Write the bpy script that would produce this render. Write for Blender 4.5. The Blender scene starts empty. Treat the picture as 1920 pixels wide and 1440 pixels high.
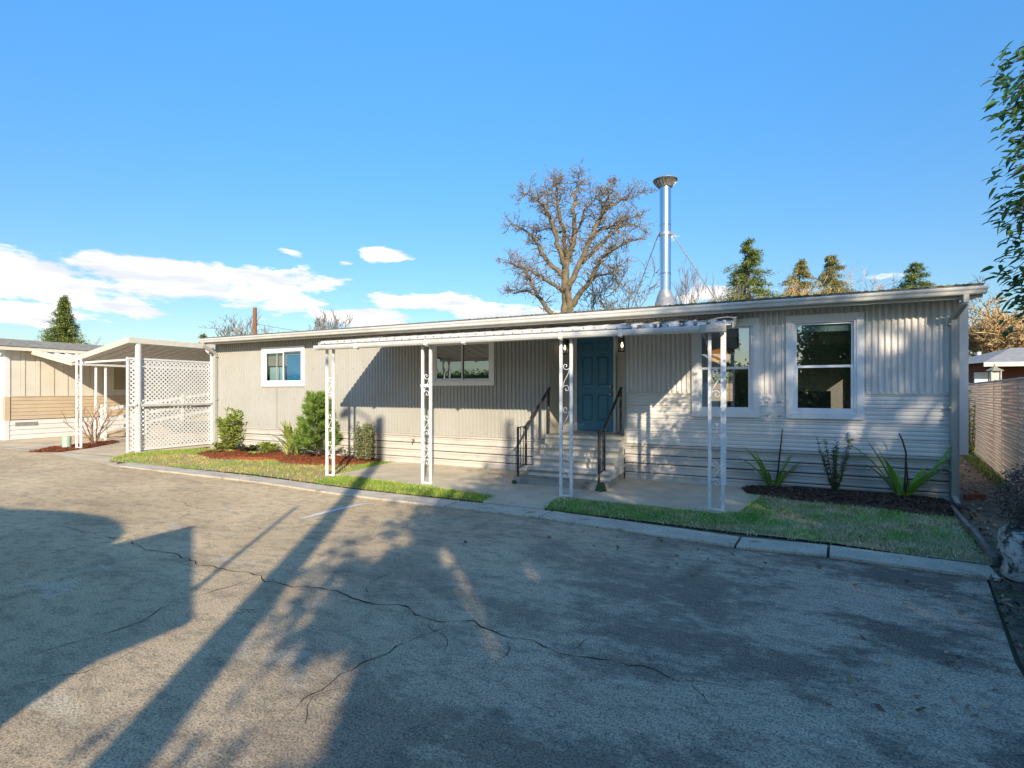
import bpy, math, random
import numpy as np
from mathutils import Vector, Matrix

random.seed(7)
RNG = np.random.default_rng(7)
SC = bpy.context.scene
COL = SC.collection
R = math.radians

# ------------------------------------------------------------------ camera, sky, sun
CAM = Vector((0.0, -9.4, 1.65)); YAW = 25.3; F = 950.0; HOR = 733.0
cam_d = bpy.data.cameras.new('camera'); cam = bpy.data.objects.new('camera', cam_d); COL.objects.link(cam)
cam.location = CAM; cam.rotation_euler = (R(90), 0, R(YAW))
cam_d.sensor_width = 36; cam_d.lens = F / 1920 * 36; cam_d.shift_y = (HOR - 720) / 1920
cam_d.clip_end = 3000; cam_d.clip_start = 0.05
SC.camera = cam

SUNV = Vector((0.66, -1.0, 0.535)).normalized()          # towards the sun
SUN_EL = math.asin(SUNV.z); SUN_AZ = math.atan2(SUNV.x, SUNV.y)

sun_d = bpy.data.lights.new('sun', 'SUN'); sun = bpy.data.objects.new('sun', sun_d); COL.objects.link(sun)
sun_d.energy = 3.3; sun_d.angle = R(0.53); sun_d.color = (1.0, 0.88, 0.68)
sun.rotation_euler = SUNV.to_track_quat('Z', 'Y').to_euler()
sun.location = (10, -20, 30)

SC.view_settings.view_transform = 'Standard'; SC.view_settings.look = 'None'
SC.view_settings.gamma = 1; SC.view_settings.use_curve_mapping = False
SC.view_settings.exposure = 1.12
SC.cycles.max_bounces = 6; SC.cycles.diffuse_bounces = 3; SC.cycles.glossy_bounces = 3
SC.cycles.transparent_max_bounces = 8; SC.cycles.transmission_bounces = 4

ca, sa = math.cos(R(YAW)), math.sin(R(YAW))
def ray(px, py):
    u, v = (px - 960) / F, (HOR - py) / F
    return Vector((u * ca - sa, u * sa + ca, v))
def P(px, py, Y):                       # the point of the plane y = Y seen at a pixel of the photograph
    d = ray(px, py); return CAM + d * ((Y - CAM.y) / d.y)
def G(px, py, z=0.0):                   # the point of the ground seen at a pixel of the photograph
    d = ray(px, py); return CAM + d * ((z - CAM.z) / d.z)
def D(px, py, Z):                       # the point at depth Z seen at a pixel of the photograph
    return CAM + ray(px, py) * Z

def world():
    w = bpy.data.worlds.new('World'); SC.world = w; w.use_nodes = True
    nt = w.node_tree; N = nt.nodes; L = nt.links; N.clear()
    out = N.new('ShaderNodeOutputWorld'); bg = N.new('ShaderNodeBackground'); bg.inputs['Strength'].default_value = 0.15
    sky = N.new('ShaderNodeTexSky'); sky.sky_type = 'NISHITA'; sky.sun_disc = False
    sky.sun_elevation = SUN_EL; sky.sun_rotation = SUN_AZ; sky.altitude = 50
    sky.air_density = 1.0; sky.dust_density = 0.35; sky.ozone_density = 1.5
    hsv = N.new('ShaderNodeHueSaturation'); hsv.inputs['Saturation'].default_value = 1.34; hsv.inputs['Value'].default_value = 1.06
    L.new(sky.outputs[0], hsv.inputs['Color'])
    tc = N.new('ShaderNodeTexCoord'); sep = N.new('ShaderNodeSeparateXYZ'); L.new(tc.outputs['Generated'], sep.inputs[0])
    def mt(op, a, b=None, c=None, clamp=False):
        m = N.new('ShaderNodeMath'); m.operation = op; m.use_clamp = clamp
        for i, x in enumerate((a, b, c)):
            if x is None: continue
            if isinstance(x, (int, float)): m.inputs[i].default_value = x
            else: L.new(x, m.inputs[i])
        return m.outputs[0]
    az = mt('ARCTAN2', sep.outputs[0], sep.outputs[1])
    hyp = mt('SQRT', mt('ADD', mt('MULTIPLY', sep.outputs[0], sep.outputs[0]), mt('MULTIPLY', sep.outputs[1], sep.outputs[1])))
    el = mt('DIVIDE', sep.outputs[2], mt('MAXIMUM', hyp, 0.01))
    def noise(sx, sy, seed, detail, rough=0.55):
        cx = N.new('ShaderNodeCombineXYZ'); L.new(mt('MULTIPLY', az, sx), cx.inputs[0]); L.new(mt('MULTIPLY', el, sy), cx.inputs[1]); cx.inputs[2].default_value = seed
        n = N.new('ShaderNodeTexNoise'); n.inputs['Scale'].default_value = 1.0; n.inputs['Detail'].default_value = detail; n.inputs['Roughness'].default_value = rough
        L.new(cx.outputs[0], n.inputs['Vector']); return n.outputs[0]
    # gentle roll-off of the bright horizon, the same all round
    fac = mt('MINIMUM', mt('MAXIMUM', mt('ADD', mt('MULTIPLY', el, 1.0), 0.30), 0.36), 1.08)
    vs = N.new('ShaderNodeVectorMath'); vs.operation = 'SCALE'; L.new(hsv.outputs[0], vs.inputs[0]); L.new(fac, vs.inputs['Scale'])
    n1 = noise(9, 26, 3.1, 10, 0.60)
    # low cloud bank: soft lumps at real bearings and heights above the horizon
    blobs = [(60, 520, 200, 46, 0.50), (300, 518, 190, 42, 0.50), (520, 545, 130, 36, 0.47), (60, 590, 140, 30, 0.38), (430, 505, 120, 22, .25),
             (545, 472, 30, 8, 0.36), (712, 478, 46, 17, 0.50), (650, 493, 22, 7, 0.34), (830, 568, 130, 18, 0.46), (700, 598, 110, 18, 0.46), (930, 585, 100, 28, 0.44),
             (1320, 552, 60, 16, 0.34), (1322, 267, 14, 5, 0.18), (1650, 515, 40, 7, 0.16), (250, 580, 90, 9, .22), (-300, 520, 260, 50, 0.38), (2300, 560, 300, 30, 0.3)]
    bias = None
    for px, py, rx, ry, wgt in blobs:
        d = ray(px, py); h = math.hypot(d.x, d.y); a0 = math.atan2(d.x, d.y); e0 = d.z / h
        u = (px - 960) / F; k = 1 / (1 + u * u)
        ra = rx / F * k; re = ry / F * math.sqrt(k)
        da = mt('DIVIDE', mt('SUBTRACT', az, a0), ra); de = mt('DIVIDE', mt('SUBTRACT', el, e0), re)
        g = mt('MULTIPLY', mt('EXPONENT', mt('MULTIPLY', mt('ADD', mt('MULTIPLY', da, da), mt('MULTIPLY', de, de)), -0.9)), wgt)
        bias = g if bias is None else mt('MAXIMUM', bias, g)
    band = mt('MULTIPLY', mt('EXPONENT', mt('MULTIPLY', mt('POWER', mt('DIVIDE', mt('SUBTRACT', el, 0.09), 0.09), 2), -1.0)), 0.07)
    tot = mt('SUBTRACT', mt('ADD', mt('ADD', mt('MULTIPLY', mt('SUBTRACT', n1, 0.5), 1.15), bias), band), mt('MULTIPLY', mt('MAXIMUM', mt('SUBTRACT', el, 0.28), 0.0), 0.5))
    mr = N.new('ShaderNodeMapRange'); mr.interpolation_type = 'SMOOTHSTEP'
    mr.inputs['From Min'].default_value = 0.19; mr.inputs['From Max'].default_value = 0.31; L.new(tot, mr.inputs['Value'])
    shade = N.new('ShaderNodeMapRange'); shade.inputs['From Min'].default_value = 0.38; shade.inputs['From Max'].default_value = 0.56; L.new(noise(7, 40, 9.7, 5), shade.inputs['Value'])
    cc = N.new('ShaderNodeMix'); cc.data_type = 'RGBA'; L.new(shade.outputs[0], cc.inputs['Factor'])
    cc.inputs['A'].default_value = (2.75, 2.8, 3.1, 1); cc.inputs['B'].default_value = (3.9, 3.85, 3.8, 1)
    haze = N.new('ShaderNodeMix'); haze.data_type = 'RGBA'; L.new(vs.outputs[0], haze.inputs['A']); L.new(cc.outputs['Result'], haze.inputs['B'])
    L.new(mt('MULTIPLY', mr.outputs[0], 0.94), haze.inputs['Factor'])
    L.new(haze.outputs['Result'], bg.inputs['Color']); L.new(bg.outputs[0], out.inputs['Surface'])
world()

# ------------------------------------------------------------------ helpers
WLOC = {}
class MB:
    def __init__(s): s.v = []; s.f = []
    def add(s, vs, fs):
        b = len(s.v); s.v += [tuple(x) for x in vs]; s.f += [tuple(b + i for i in f) for f in fs]; return s
    def box(s, x0, y0, z0, x1, y1, z1):
        return s.add([(x0, y0, z0), (x1, y0, z0), (x1, y1, z0), (x0, y1, z0), (x0, y0, z1), (x1, y0, z1), (x1, y1, z1), (x0, y1, z1)],
                     [(0, 3, 2, 1), (4, 5, 6, 7), (0, 1, 5, 4), (1, 2, 6, 5), (2, 3, 7, 6), (3, 0, 4, 7)])
    def bar(s, a, b, w, h, up=(0, 0, 1)):           # a box between two points, w across, h along up
        a, b, up = Vector(a), Vector(b), Vector(up); d = (b - a).normalized(); sd = d.cross(up).normalized(); u = sd.cross(d)
        c = [sd * (i * w / 2) + u * (j * h / 2) for i, j in ((-1, -1), (1, -1), (1, 1), (-1, 1))]
        return s.add([a + x for x in c] + [b + x for x in c], [(0, 1, 2, 3), (7, 6, 5, 4), (0, 4, 5, 1), (1, 5, 6, 2), (2, 6, 7, 3), (3, 7, 4, 0)])
    def tube(s, pts, r, n=8, cap=True):
        pts = [Vector(p) for p in pts]; m = len(pts); rr = r if isinstance(r, (list, tuple)) else [r] * m
        b = len(s.v); ref = None
        for i, p in enumerate(pts):
            t = (pts[min(i + 1, m - 1)] - pts[max(i - 1, 0)]).normalized()
            if ref is None: ref = Vector((0, 0, 1)) if abs(t.z) < 0.9 else Vector((1, 0, 0))
            x = ref - t * ref.dot(t)
            x = x.normalized() if x.length > 1e-6 else t.orthogonal().normalized()
            ref = x; y = t.cross(x)
            for k in range(n):
                a = 2 * math.pi * k / n; s.v.append(tuple(p + x * (rr[i] * math.cos(a)) + y * (rr[i] * math.sin(a))))
        for i in range(m - 1):
            for k in range(n):
                k2 = (k + 1) % n; s.f.append((b + i * n + k, b + i * n + k2, b + (i + 1) * n + k2, b + (i + 1) * n + k))
        if cap:
            s.f.append(tuple(b + k for k in reversed(range(n)))); s.f.append(tuple(b + (m - 1) * n + k for k in range(n)))
        return s
    def lathe(s, c, prof, n=20):                    # prof: (radius, z) from bottom to top
        b = len(s.v); c = Vector(c)
        for r, z in prof:
            for k in range(n):
                a = 2 * math.pi * k / n; s.v.append((c.x + r * math.cos(a), c.y + r * math.sin(a), c.z + z))
        for i in range(len(prof) - 1):
            for k in range(n):
                k2 = (k + 1) % n; s.f.append((b + i * n + k, b + i * n + k2, b + (i + 1) * n + k2, b + (i + 1) * n + k))
        return s
    def prof_x(s, prof, x0, x1, caps=True):         # profile of (y, z) swept along x
        m = len(prof); b = len(s.v)
        for x in (x0, x1): s.v += [(x, y, z) for y, z in prof]
        s.f += [(b + i, b + m + i, b + m + i + 1, b + i + 1) for i in range(m - 1)]
        if caps:
            s.f.append((b + m - 1, b + 2 * m - 1, b + m, b)); s.f.append(tuple(b + i for i in range(m))); s.f.append(tuple(b + m + i for i in reversed(range(m))))
        return s
    def poly(s, pts, z0, z1=None):                  # polygon sheet, or slab when z1 given
        n = len(pts); b = len(s.v)
        s.v += [(p[0], p[1], z0) for p in pts]
        if z1 is None: s.f.append(tuple(b + i for i in range(n))); return s
        s.v += [(p[0], p[1], z1) for p in pts]
        s.f.append(tuple(b + i for i in reversed(range(n)))); s.f.append(tuple(b + n + i for i in range(n)))
        s.f += [(b + i, b + (i + 1) % n, b + n + (i + 1) % n, b + n + i) for i in range(n)]
        return s

def obj(name, mb, mat, parent=None, kind=None, smooth=False, bevel=0, label=None):
    v, f = (mb.v, mb.f) if isinstance(mb, MB) else mb
    me = bpy.data.meshes.new(name)
    off = WLOC.get(parent.name, Vector((0, 0, 0))) if parent else Vector((0, 0, 0))
    va = np.asarray(v, dtype=np.float64).reshape(-1, 3) - np.array(off)
    me.from_pydata(va.tolist(), [], f if isinstance(f, list) else f.tolist())
    me.materials.append(mat)
    if smooth: me.polygons.foreach_set('use_smooth', [True] * len(me.polygons))
    me.update()
    o = bpy.data.objects.new(name, me); COL.objects.link(o)
    if parent: o.parent = parent; WLOC[o.name] = off.copy()
    if kind: o['kind'] = kind
    if label: o['label'] = label
    if bevel:
        m = o.modifiers.new('bevel', 'BEVEL'); m.width = bevel; m.segments = 2; m.limit_method = 'ANGLE'; m.angle_limit = R(40)
    return o
def tag(o, label, cat, group=None):
    o['label'] = label; o['category'] = cat
    if group: o['group'] = group
    return o
def thing(name, label, cat, loc, group=None):
    o = bpy.data.objects.new(name, None); COL.objects.link(o); o.location = loc; o.empty_display_size = 0.2
    WLOC[o.name] = Vector(loc); return tag(o, label, cat, group)
def link_copy(src, parent, delta):                  # a part of shared mesh data moved by delta
    c = src.copy(); COL.objects.link(c); c.parent = parent; c.location = src.location + Vector(delta); return c

def mat(name, c1, c2=None, scale=4.0, rough=0.6, bump=0.0, bscale=60.0, metal=0.0, spec=0.4, detail=5, lo=0.35, hi=0.65, island=0.0, trans=0.0, stretch=None, spots=None):
    m = bpy.data.materials.new(name); m.use_nodes = True; nt = m.node_tree; N = nt.nodes; L = nt.links
    b = N['Principled BSDF']; b.inputs['Roughness'].default_value = rough; b.inputs['Metallic'].default_value = metal
    b.inputs['Specular IOR Level'].default_value = spec
    geo = N.new('ShaderNodeNewGeometry'); vec = geo.outputs['Position']
    if stretch:
        mp = N.new('ShaderNodeMapping'); mp.inputs['Scale'].default_value = stretch; L.new(vec, mp.inputs['Vector']); vec = mp.outputs[0]
    def mix(fac, a, bb, mode='MIX'):
        x = N.new('ShaderNodeMix'); x.data_type = 'RGBA'; x.blend_type = mode
        if isinstance(fac, float): x.inputs['Factor'].default_value = fac
        else: L.new(fac, x.inputs['Factor'])
        for k, q in (('A', a), ('B', bb)):
            if isinstance(q, tuple): x.inputs[k].default_value = (*q, 1)
            else: L.new(q, x.inputs[k])
        return x.outputs['Result']
    def noise(sc, det, lo_, hi_, ro=0.6):
        n = N.new('ShaderNodeTexNoise'); n.inputs['Scale'].default_value = sc; n.inputs['Detail'].default_value = det; n.inputs['Roughness'].default_value = ro; L.new(vec, n.inputs['Vector'])
        r = N.new('ShaderNodeMapRange'); r.inputs['From Min'].default_value = lo_; r.inputs['From Max'].default_value = hi_; L.new(n.outputs[0], r.inputs['Value']); return r.outputs[0]
    col = c1
    if c2 is not None: col = mix(noise(scale, detail, lo, hi), c1, c2)
    if spots:                                        # (colour, scale, from, to)
        for sp in spots: col = mix(noise(sp[1], 6, sp[2], sp[3], 0.65), col, sp[0])
    if island:
        mr = N.new('ShaderNodeMapRange'); mr.inputs['To Min'].default_value = 1 - island; mr.inputs['To Max'].default_value = 1 + island
        L.new(geo.outputs['Random Per Island'], mr.inputs['Value'])
        cx = N.new('ShaderNodeCombineColor')
        for i in range(3): L.new(mr.outputs[0], cx.inputs[i])
        col = mix(1.0, col, cx.outputs[0], 'MULTIPLY')
    if isinstance(col, tuple): b.inputs['Base Color'].default_value = (*col, 1)
    else: L.new(col, b.inputs['Base Color'])
    if bump:
        n = N.new('ShaderNodeTexNoise'); n.inputs['Scale'].default_value = bscale; n.inputs['Detail'].default_value = 4; L.new(vec, n.inputs['Vector'])
        bp = N.new('ShaderNodeBump'); bp.inputs['Strength'].default_value = min(1, bump); bp.inputs['Distance'].default_value = 0.01 * max(1, bump); L.new(n.outputs[0], bp.inputs['Height']); L.new(bp.outputs[0], b.inputs['Normal'])
    if trans:
        t = N.new('ShaderNodeBsdfTranslucent')
        if isinstance(col, tuple): t.inputs['Color'].default_value = (*col, 1)
        else: L.new(col, t.inputs['Color'])
        ms = N.new('ShaderNodeMixShader'); ms.inputs[0].default_value = trans
        L.new(b.outputs[0], ms.inputs[1]); L.new(t.outputs[0], ms.inputs[2]); L.new(ms.outputs[0], N['Material Output'].inputs['Surface'])
    return m

def glass_mat(name, tint=(0.75, 0.8, 0.8), refl=0.32):
    m = bpy.data.materials.new(name); m.use_nodes = True; nt = m.node_tree; N = nt.nodes; L = nt.links; N.remove(N['Principled BSDF'])
    g = N.new('ShaderNodeBsdfGlossy'); g.inputs['Roughness'].default_value = 0.015; g.inputs['Color'].default_value = (0.9, 0.95, 1, 1)
    t = N.new('ShaderNodeBsdfTransparent'); t.inputs['Color'].default_value = (*tint, 1)
    fr = N.new('ShaderNodeFresnel'); fr.inputs['IOR'].default_value = 1.5
    mr = N.new('ShaderNodeMapRange'); mr.inputs['To Min'].default_value = refl; mr.inputs['To Max'].default_value = 1.0; L.new(fr.outputs[0], mr.inputs['Value'])
    ms = N.new('ShaderNodeMixShader'); L.new(mr.outputs[0], ms.inputs[0]); L.new(t.outputs[0], ms.inputs[1]); L.new(g.outputs[0], ms.inputs[2])
    L.new(ms.outputs[0], N['Material Output'].inputs['Surface']); return m

# materials
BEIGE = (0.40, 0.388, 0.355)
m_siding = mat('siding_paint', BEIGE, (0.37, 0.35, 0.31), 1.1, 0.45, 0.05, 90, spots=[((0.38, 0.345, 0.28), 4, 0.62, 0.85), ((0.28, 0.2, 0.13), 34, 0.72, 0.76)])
m_siding2 = mat('siding_paint_shade_lift', (0.77, 0.715, 0.655), (0.71, 0.66, 0.605), 1.3, 0.45, 0.05, 90, spots=[((0.55, 0.50, 0.45), 7, 0.62, 0.85), ((0.30, 0.22, 0.15), 38, 0.71, 0.75)])  # same paint as the left siding, lightened to offset the tree shade
m_skirt = mat('skirt_paint', (0.56, 0.515, 0.455), (0.50, 0.455, 0.40), 1.5, 0.5, 0.05, 90, spots=[((0.36, 0.30, 0.22), 3, 0.58, 0.85)], stretch=(1, 1, 2))
m_white = mat('white_paint', (0.66, 0.65, 0.63), (0.60, 0.59, 0.57), 3, 0.45, 0.05, 80)
m_trim = mat('white_window_trim', (0.84, 0.81, 0.78), (0.80, 0.77, 0.74), 2, 0.4)
m_oldwhite = mat('weathered_white_metal', (0.58, 0.56, 0.52), (0.46, 0.43, 0.385), 9, 0.5, 0.15, 60, spots=[((0.22, 0.2, 0.17), 26, 0.63, 0.72)])
m_post = mat('post_white_paint', (0.78, 0.77, 0.75), (0.66, 0.65, 0.63), 14, 0.5, 0.1, 70, spots=[((0.35, 0.27, 0.2), 40, 0.68, 0.76)])
m_soffit = mat('soffit_paint', (0.56, 0.52, 0.44), (0.52, 0.48, 0.40), 3, 0.6)
m_panel = mat('recess_panel_paint', (0.62, 0.57, 0.46), (0.58, 0.53, 0.43), 2, 0.5)
m_gutter = mat('gutter_white', (0.62, 0.61, 0.58), (0.54, 0.52, 0.48), 5, 0.4, spots=[((0.4, 0.37, 0.32), 12, 0.66, 0.8)])
m_shingle = mat('roof_shingle', (0.10, 0.09, 0.075), (0.16, 0.14, 0.11), 20, 0.9, 0.6, 120)
m_moss = mat('moss', (0.10, 0.09, 0.02), (0.20, 0.16, 0.05), 14, 0.95, 0.5, 100, island=0.35)
m_door = mat('blue_door_paint', (0.072, 0.225, 0.305), (0.06, 0.195, 0.265), 4, 0.35, 0.06, 150)
m_brass = mat('satin_nickel', (0.62, 0.58, 0.5), None, rough=0.3, metal=1)
m_black = mat('black_metal', (0.02, 0.019, 0.018), (0.035, 0.03, 0.028), 30, 0.4, 0.1, 90)
m_iron = mat('worn_black_iron', (0.028, 0.025, 0.026), (0.05, 0.04, 0.035), 22, 0.45, 0.2, 80, spots=[((0.33, 0.27, 0.21), 9, 0.58, 0.66)])
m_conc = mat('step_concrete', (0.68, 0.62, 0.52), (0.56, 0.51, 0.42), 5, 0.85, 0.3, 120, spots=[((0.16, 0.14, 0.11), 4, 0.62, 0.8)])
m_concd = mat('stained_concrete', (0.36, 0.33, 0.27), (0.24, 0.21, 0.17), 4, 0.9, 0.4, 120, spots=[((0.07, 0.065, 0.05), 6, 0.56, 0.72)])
m_patio = mat('patio_concrete', (0.60, 0.51, 0.37), (0.46, 0.39, 0.285), 2.2, 0.85, 0.2, 150, spots=[((0.16, 0.14, 0.11), 1.7, 0.62, 0.85), ((0.46, 0.42, 0.35), 90, 0.62, 0.75)])
m_curb = mat('curb_concrete', (0.62, 0.53, 0.40), (0.44, 0.38, 0.29), 2.4, 0.9, 0.6, 90, spots=[((0.17, 0.15, 0.11), 4, 0.56, 0.74), ((0.20, 0.18, 0.14), 60, 0.54, 0.62), ((0.74, 0.66, 0.53), 85, 0.60, 0.68)])
m_drive = mat('driveway_concrete', (0.66, 0.52, 0.345), (0.48, 0.375, 0.25), 1.0, 0.9, 0.3, 120, spots=[((0.12, 0.10, 0.08), 1.2, 0.58, 0.8)])
m_glass = glass_mat('window_glass'); m_glass2 = glass_mat('clear_window_glass', (0.85, 0.9, 0.9), 0.10)
m_lampglass = glass_mat('lantern_glass', (0.95, 0.95, 0.92), 0.1)
m_room = mat('room_wall', (0.27, 0.245, 0.215), (0.23, 0.21, 0.185), 3, 0.8)
m_steel = mat('stainless_steel', (0.72, 0.73, 0.75), (0.6, 0.61, 0.63), 3, 0.16, 0.03, 40, metal=1, stretch=(8, 8, 0.5))
m_galv = mat('galvanised_metal', (0.42, 0.41, 0.39), (0.28, 0.27, 0.25), 18, 0.45, 0.1, 60, metal=0.5)
m_bark = mat('mossy_bark', (0.19, 0.145, 0.09), (0.11, 0.09, 0.06), 3, 0.95, 0.8, 14, spots=[((0.22, 0.16, 0.05), 1.2, 0.55, 0.72)])
m_twig = mat('lichen_twigs', (0.185, 0.155, 0.115), (0.14, 0.125, 0.10), 1.2, 0.95, island=0.35)
m_twigtan = mat('tan_twigs', (0.40, 0.26, 0.12), (0.50, 0.36, 0.18), 0.5, 0.95, island=0.35)
m_twiggrey = mat('grey_twigs', (0.13, 0.105, 0.085), (0.17, 0.135, 0.105), 0.6, 0.95, island=0.3)
m_conif = mat('conifer_needles', (0.14, 0.20, 0.05), (0.26, 0.29, 0.075), 0.9, 0.8, island=0.4, trans=0.25)
m_conif2 = mat('tan_conifer_needles', (0.38, 0.31, 0.11), (0.26, 0.26, 0.08), 0.8, 0.8, island=0.4, trans=0.25)
m_leafdark = mat('glossy_evergreen_leaf', (0.06, 0.16, 0.05), (0.12, 0.22, 0.055), 5, 0.32, spec=0.5, island=0.5, trans=0.3)
m_mulchred = mat('red_bark_mulch', (0.26, 0.075, 0.022), (0.17, 0.045, 0.015), 30, 0.95, 0.8, 60, island=0.5)
m_mulchdark = mat('dark_bark_mulch', (0.05, 0.03, 0.02), (0.13, 0.08, 0.055), 25, 0.95, 0.8, 60, island=0.6)
m_soil = mat('leaf_litter_soil', (0.17, 0.13, 0.09), (0.09, 0.075, 0.05), 8, 0.95, 0.8, 40, spots=[((0.05, 0.075, 0.02), 1.6, 0.56, 0.7)])
m_litter = mat('fallen_leaves', (0.36, 0.25, 0.15), (0.18, 0.13, 0.08), 9, 0.9, island=0.6)
m_fieldgrass = mat('rough_field', (0.10, 0.10, 0.045), (0.14, 0.12, 0.06), 0.2, 0.95)

# ------------------------------------------------------------------ ground, road, paving
def in_poly(pts, poly):
    x, y = pts[:, 0], pts[:, 1]; ins = np.zeros(len(pts), bool); n = len(poly); j = n - 1
    for i in range(n):
        xi, yi = poly[i][:2]; xj, yj = poly[j][:2]
        c = ((yi > y) != (yj > y)) & (x < (xj - xi) * (y - yi) / (yj - yi + 1e-12) + xi); ins ^= c; j = i
    return ins
def sample(poly, n):
    a = np.array([p[:2] for p in poly]); lo, hi = a.min(0), a.max(0); out = np.zeros((0, 2))
    while len(out) < n:
        q = RNG.uniform(lo, hi, (n * 2, 2)); out = np.vstack([out, q[in_poly(q, a)]])
    return out[:n]
def XY(*pix): return [tuple(G(*p).xy) for p in pix]

obj('ground', MB().poly([(-400, -400), (400, -400), (400, 900), (-400, 900)], -0.03), m_fieldgrass, kind='structure')

def asphalt():
    m = bpy.data.materials.new('old_asphalt'); m.use_nodes = True; nt = m.node_tree; N = nt.nodes; L = nt.links; b = N['Principled BSDF']
    geo = N.new('ShaderNodeNewGeometry')
    def noise(sc, det, lo, hi, ro=0.6, st=(1, 1, 1), dist=0):
        mp = N.new('ShaderNodeMapping'); mp.inputs['Scale'].default_value = st; L.new(geo.outputs['Position'], mp.inputs[0])
        n = N.new('ShaderNodeTexNoise'); n.inputs['Scale'].default_value = sc; n.inputs['Detail'].default_value = det; n.inputs['Roughness'].default_value = ro; n.inputs['Distortion'].default_value = dist
        L.new(mp.outputs[0], n.inputs['Vector']); r = N.new('ShaderNodeMapRange'); r.inputs['From Min'].default_value = lo; r.inputs['From Max'].default_value = hi; L.new(n.outputs[0], r.inputs['Value']); return r.outputs[0], n.outputs[0]
    def mix(f, a, c):
        x = N.new('ShaderNodeMix'); x.data_type = 'RGBA'; L.new(f, x.inputs['Factor'])
        for k, q in (('A', a), ('B', c)):
            if isinstance(q, tuple): x.inputs[k].default_value = (*q, 1)
            else: L.new(q, x.inputs[k])
        return x.outputs['Result']
    def mul(a, c):
        x = N.new('ShaderNodeMath'); x.operation = 'MULTIPLY'; L.new(a, x.inputs[0])
        if isinstance(c, float): x.inputs[1].default_value = c
        else: L.new(c, x.inputs[1])
        return x.outputs[0]
    worn, _ = noise(0.55, 6, 0.40, 0.62, 0.65, (0.8, 1.2, 1))
    col = mix(worn, (0.72, 0.515, 0.285), (0.90, 0.665, 0.385))
    brown, _ = noise(0.22, 3, 0.5, 0.72); col = mix(mul(brown, 0.5), col, (0.58, 0.37, 0.19))
    dark, _ = noise(0.9, 7, 0.50, 0.68, 0.72, (0.7, 1.3, 1), 0.4); col = mix(mul(dark, 0.55), col, (0.24, 0.17, 0.105))
    sepx = N.new('ShaderNodeSeparateXYZ'); L.new(geo.outputs['Position'], sepx.inputs[0]); rg = N.new('ShaderNodeMapRange'); rg.inputs['From Min'].default_value = -5; rg.inputs['From Max'].default_value = 1; L.new(sepx.outputs[0], rg.inputs['Value'])  # ramp to the right; carries the tree shade put into the road colour
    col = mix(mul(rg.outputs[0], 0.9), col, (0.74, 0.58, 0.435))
    grime_shade, _ = noise(0.9, 9, 0.47, 0.55, 0.76, (0.8, 1.25, 1)); col = mix(mul(mul(rg.outputs[0], grime_shade), 0.80), col, (0.125, 0.10, 0.078))  # grime patches, deepened on the right to paint in the tree shade
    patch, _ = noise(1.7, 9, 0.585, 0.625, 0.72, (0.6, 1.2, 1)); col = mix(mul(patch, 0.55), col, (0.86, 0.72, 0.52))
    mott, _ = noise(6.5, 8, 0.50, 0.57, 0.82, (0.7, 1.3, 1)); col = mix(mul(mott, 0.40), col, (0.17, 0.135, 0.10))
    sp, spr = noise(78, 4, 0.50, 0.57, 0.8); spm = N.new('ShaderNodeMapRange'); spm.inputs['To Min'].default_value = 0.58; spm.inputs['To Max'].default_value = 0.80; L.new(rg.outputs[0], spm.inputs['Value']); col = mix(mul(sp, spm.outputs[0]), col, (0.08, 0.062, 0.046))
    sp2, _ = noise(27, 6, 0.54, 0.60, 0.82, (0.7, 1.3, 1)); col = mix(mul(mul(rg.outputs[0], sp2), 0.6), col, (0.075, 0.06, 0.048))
    lt, _ = noise(95, 3, 0.57, 0.66, 0.75); col = mix(mul(lt, 0.6), col, (0.92, 0.84, 0.70))
    L.new(col, b.inputs['Base Color']); b.inputs['Roughness'].default_value = 0.92; b.inputs['Specular IOR Level'].default_value = 0.25
    bp = N.new('ShaderNodeBump'); bp.inputs['Strength'].default_value = 1.0; bp.inputs['Distance'].default_value = 0.02; L.new(spr, bp.inputs['Height']); L.new(bp.outputs[0], b.inputs['Normal'])
    return m
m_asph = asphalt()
curb_f = [(-400, 838), (0, 850), (205, 873.5), (480, 906), (650, 931), (850, 954), (1020, 974.5), (1380, 1029), (1555, 1046.5), (1880, 1092)]
CF = [G(-0, 852), G(205, 873.5), G(480, 906), G(650, 931), G(850, 954), G(1020, 975), G(1380, 1029), G(1555, 1047), G(1880, 1092)]
road_poly = [(-60, -2.55), (-16.5, -2.55)] + [(p.x, p.y + 0.06) for p in CF[1:]] + [(1.86, -3.62), (1.45, -5.3), (1.15, -7.2), (0.9, -9.5), (0.8, -40), (-60, -40)]
road = obj('road', MB().poly(road_poly, 0.0), m_asph, kind='structure')

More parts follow.
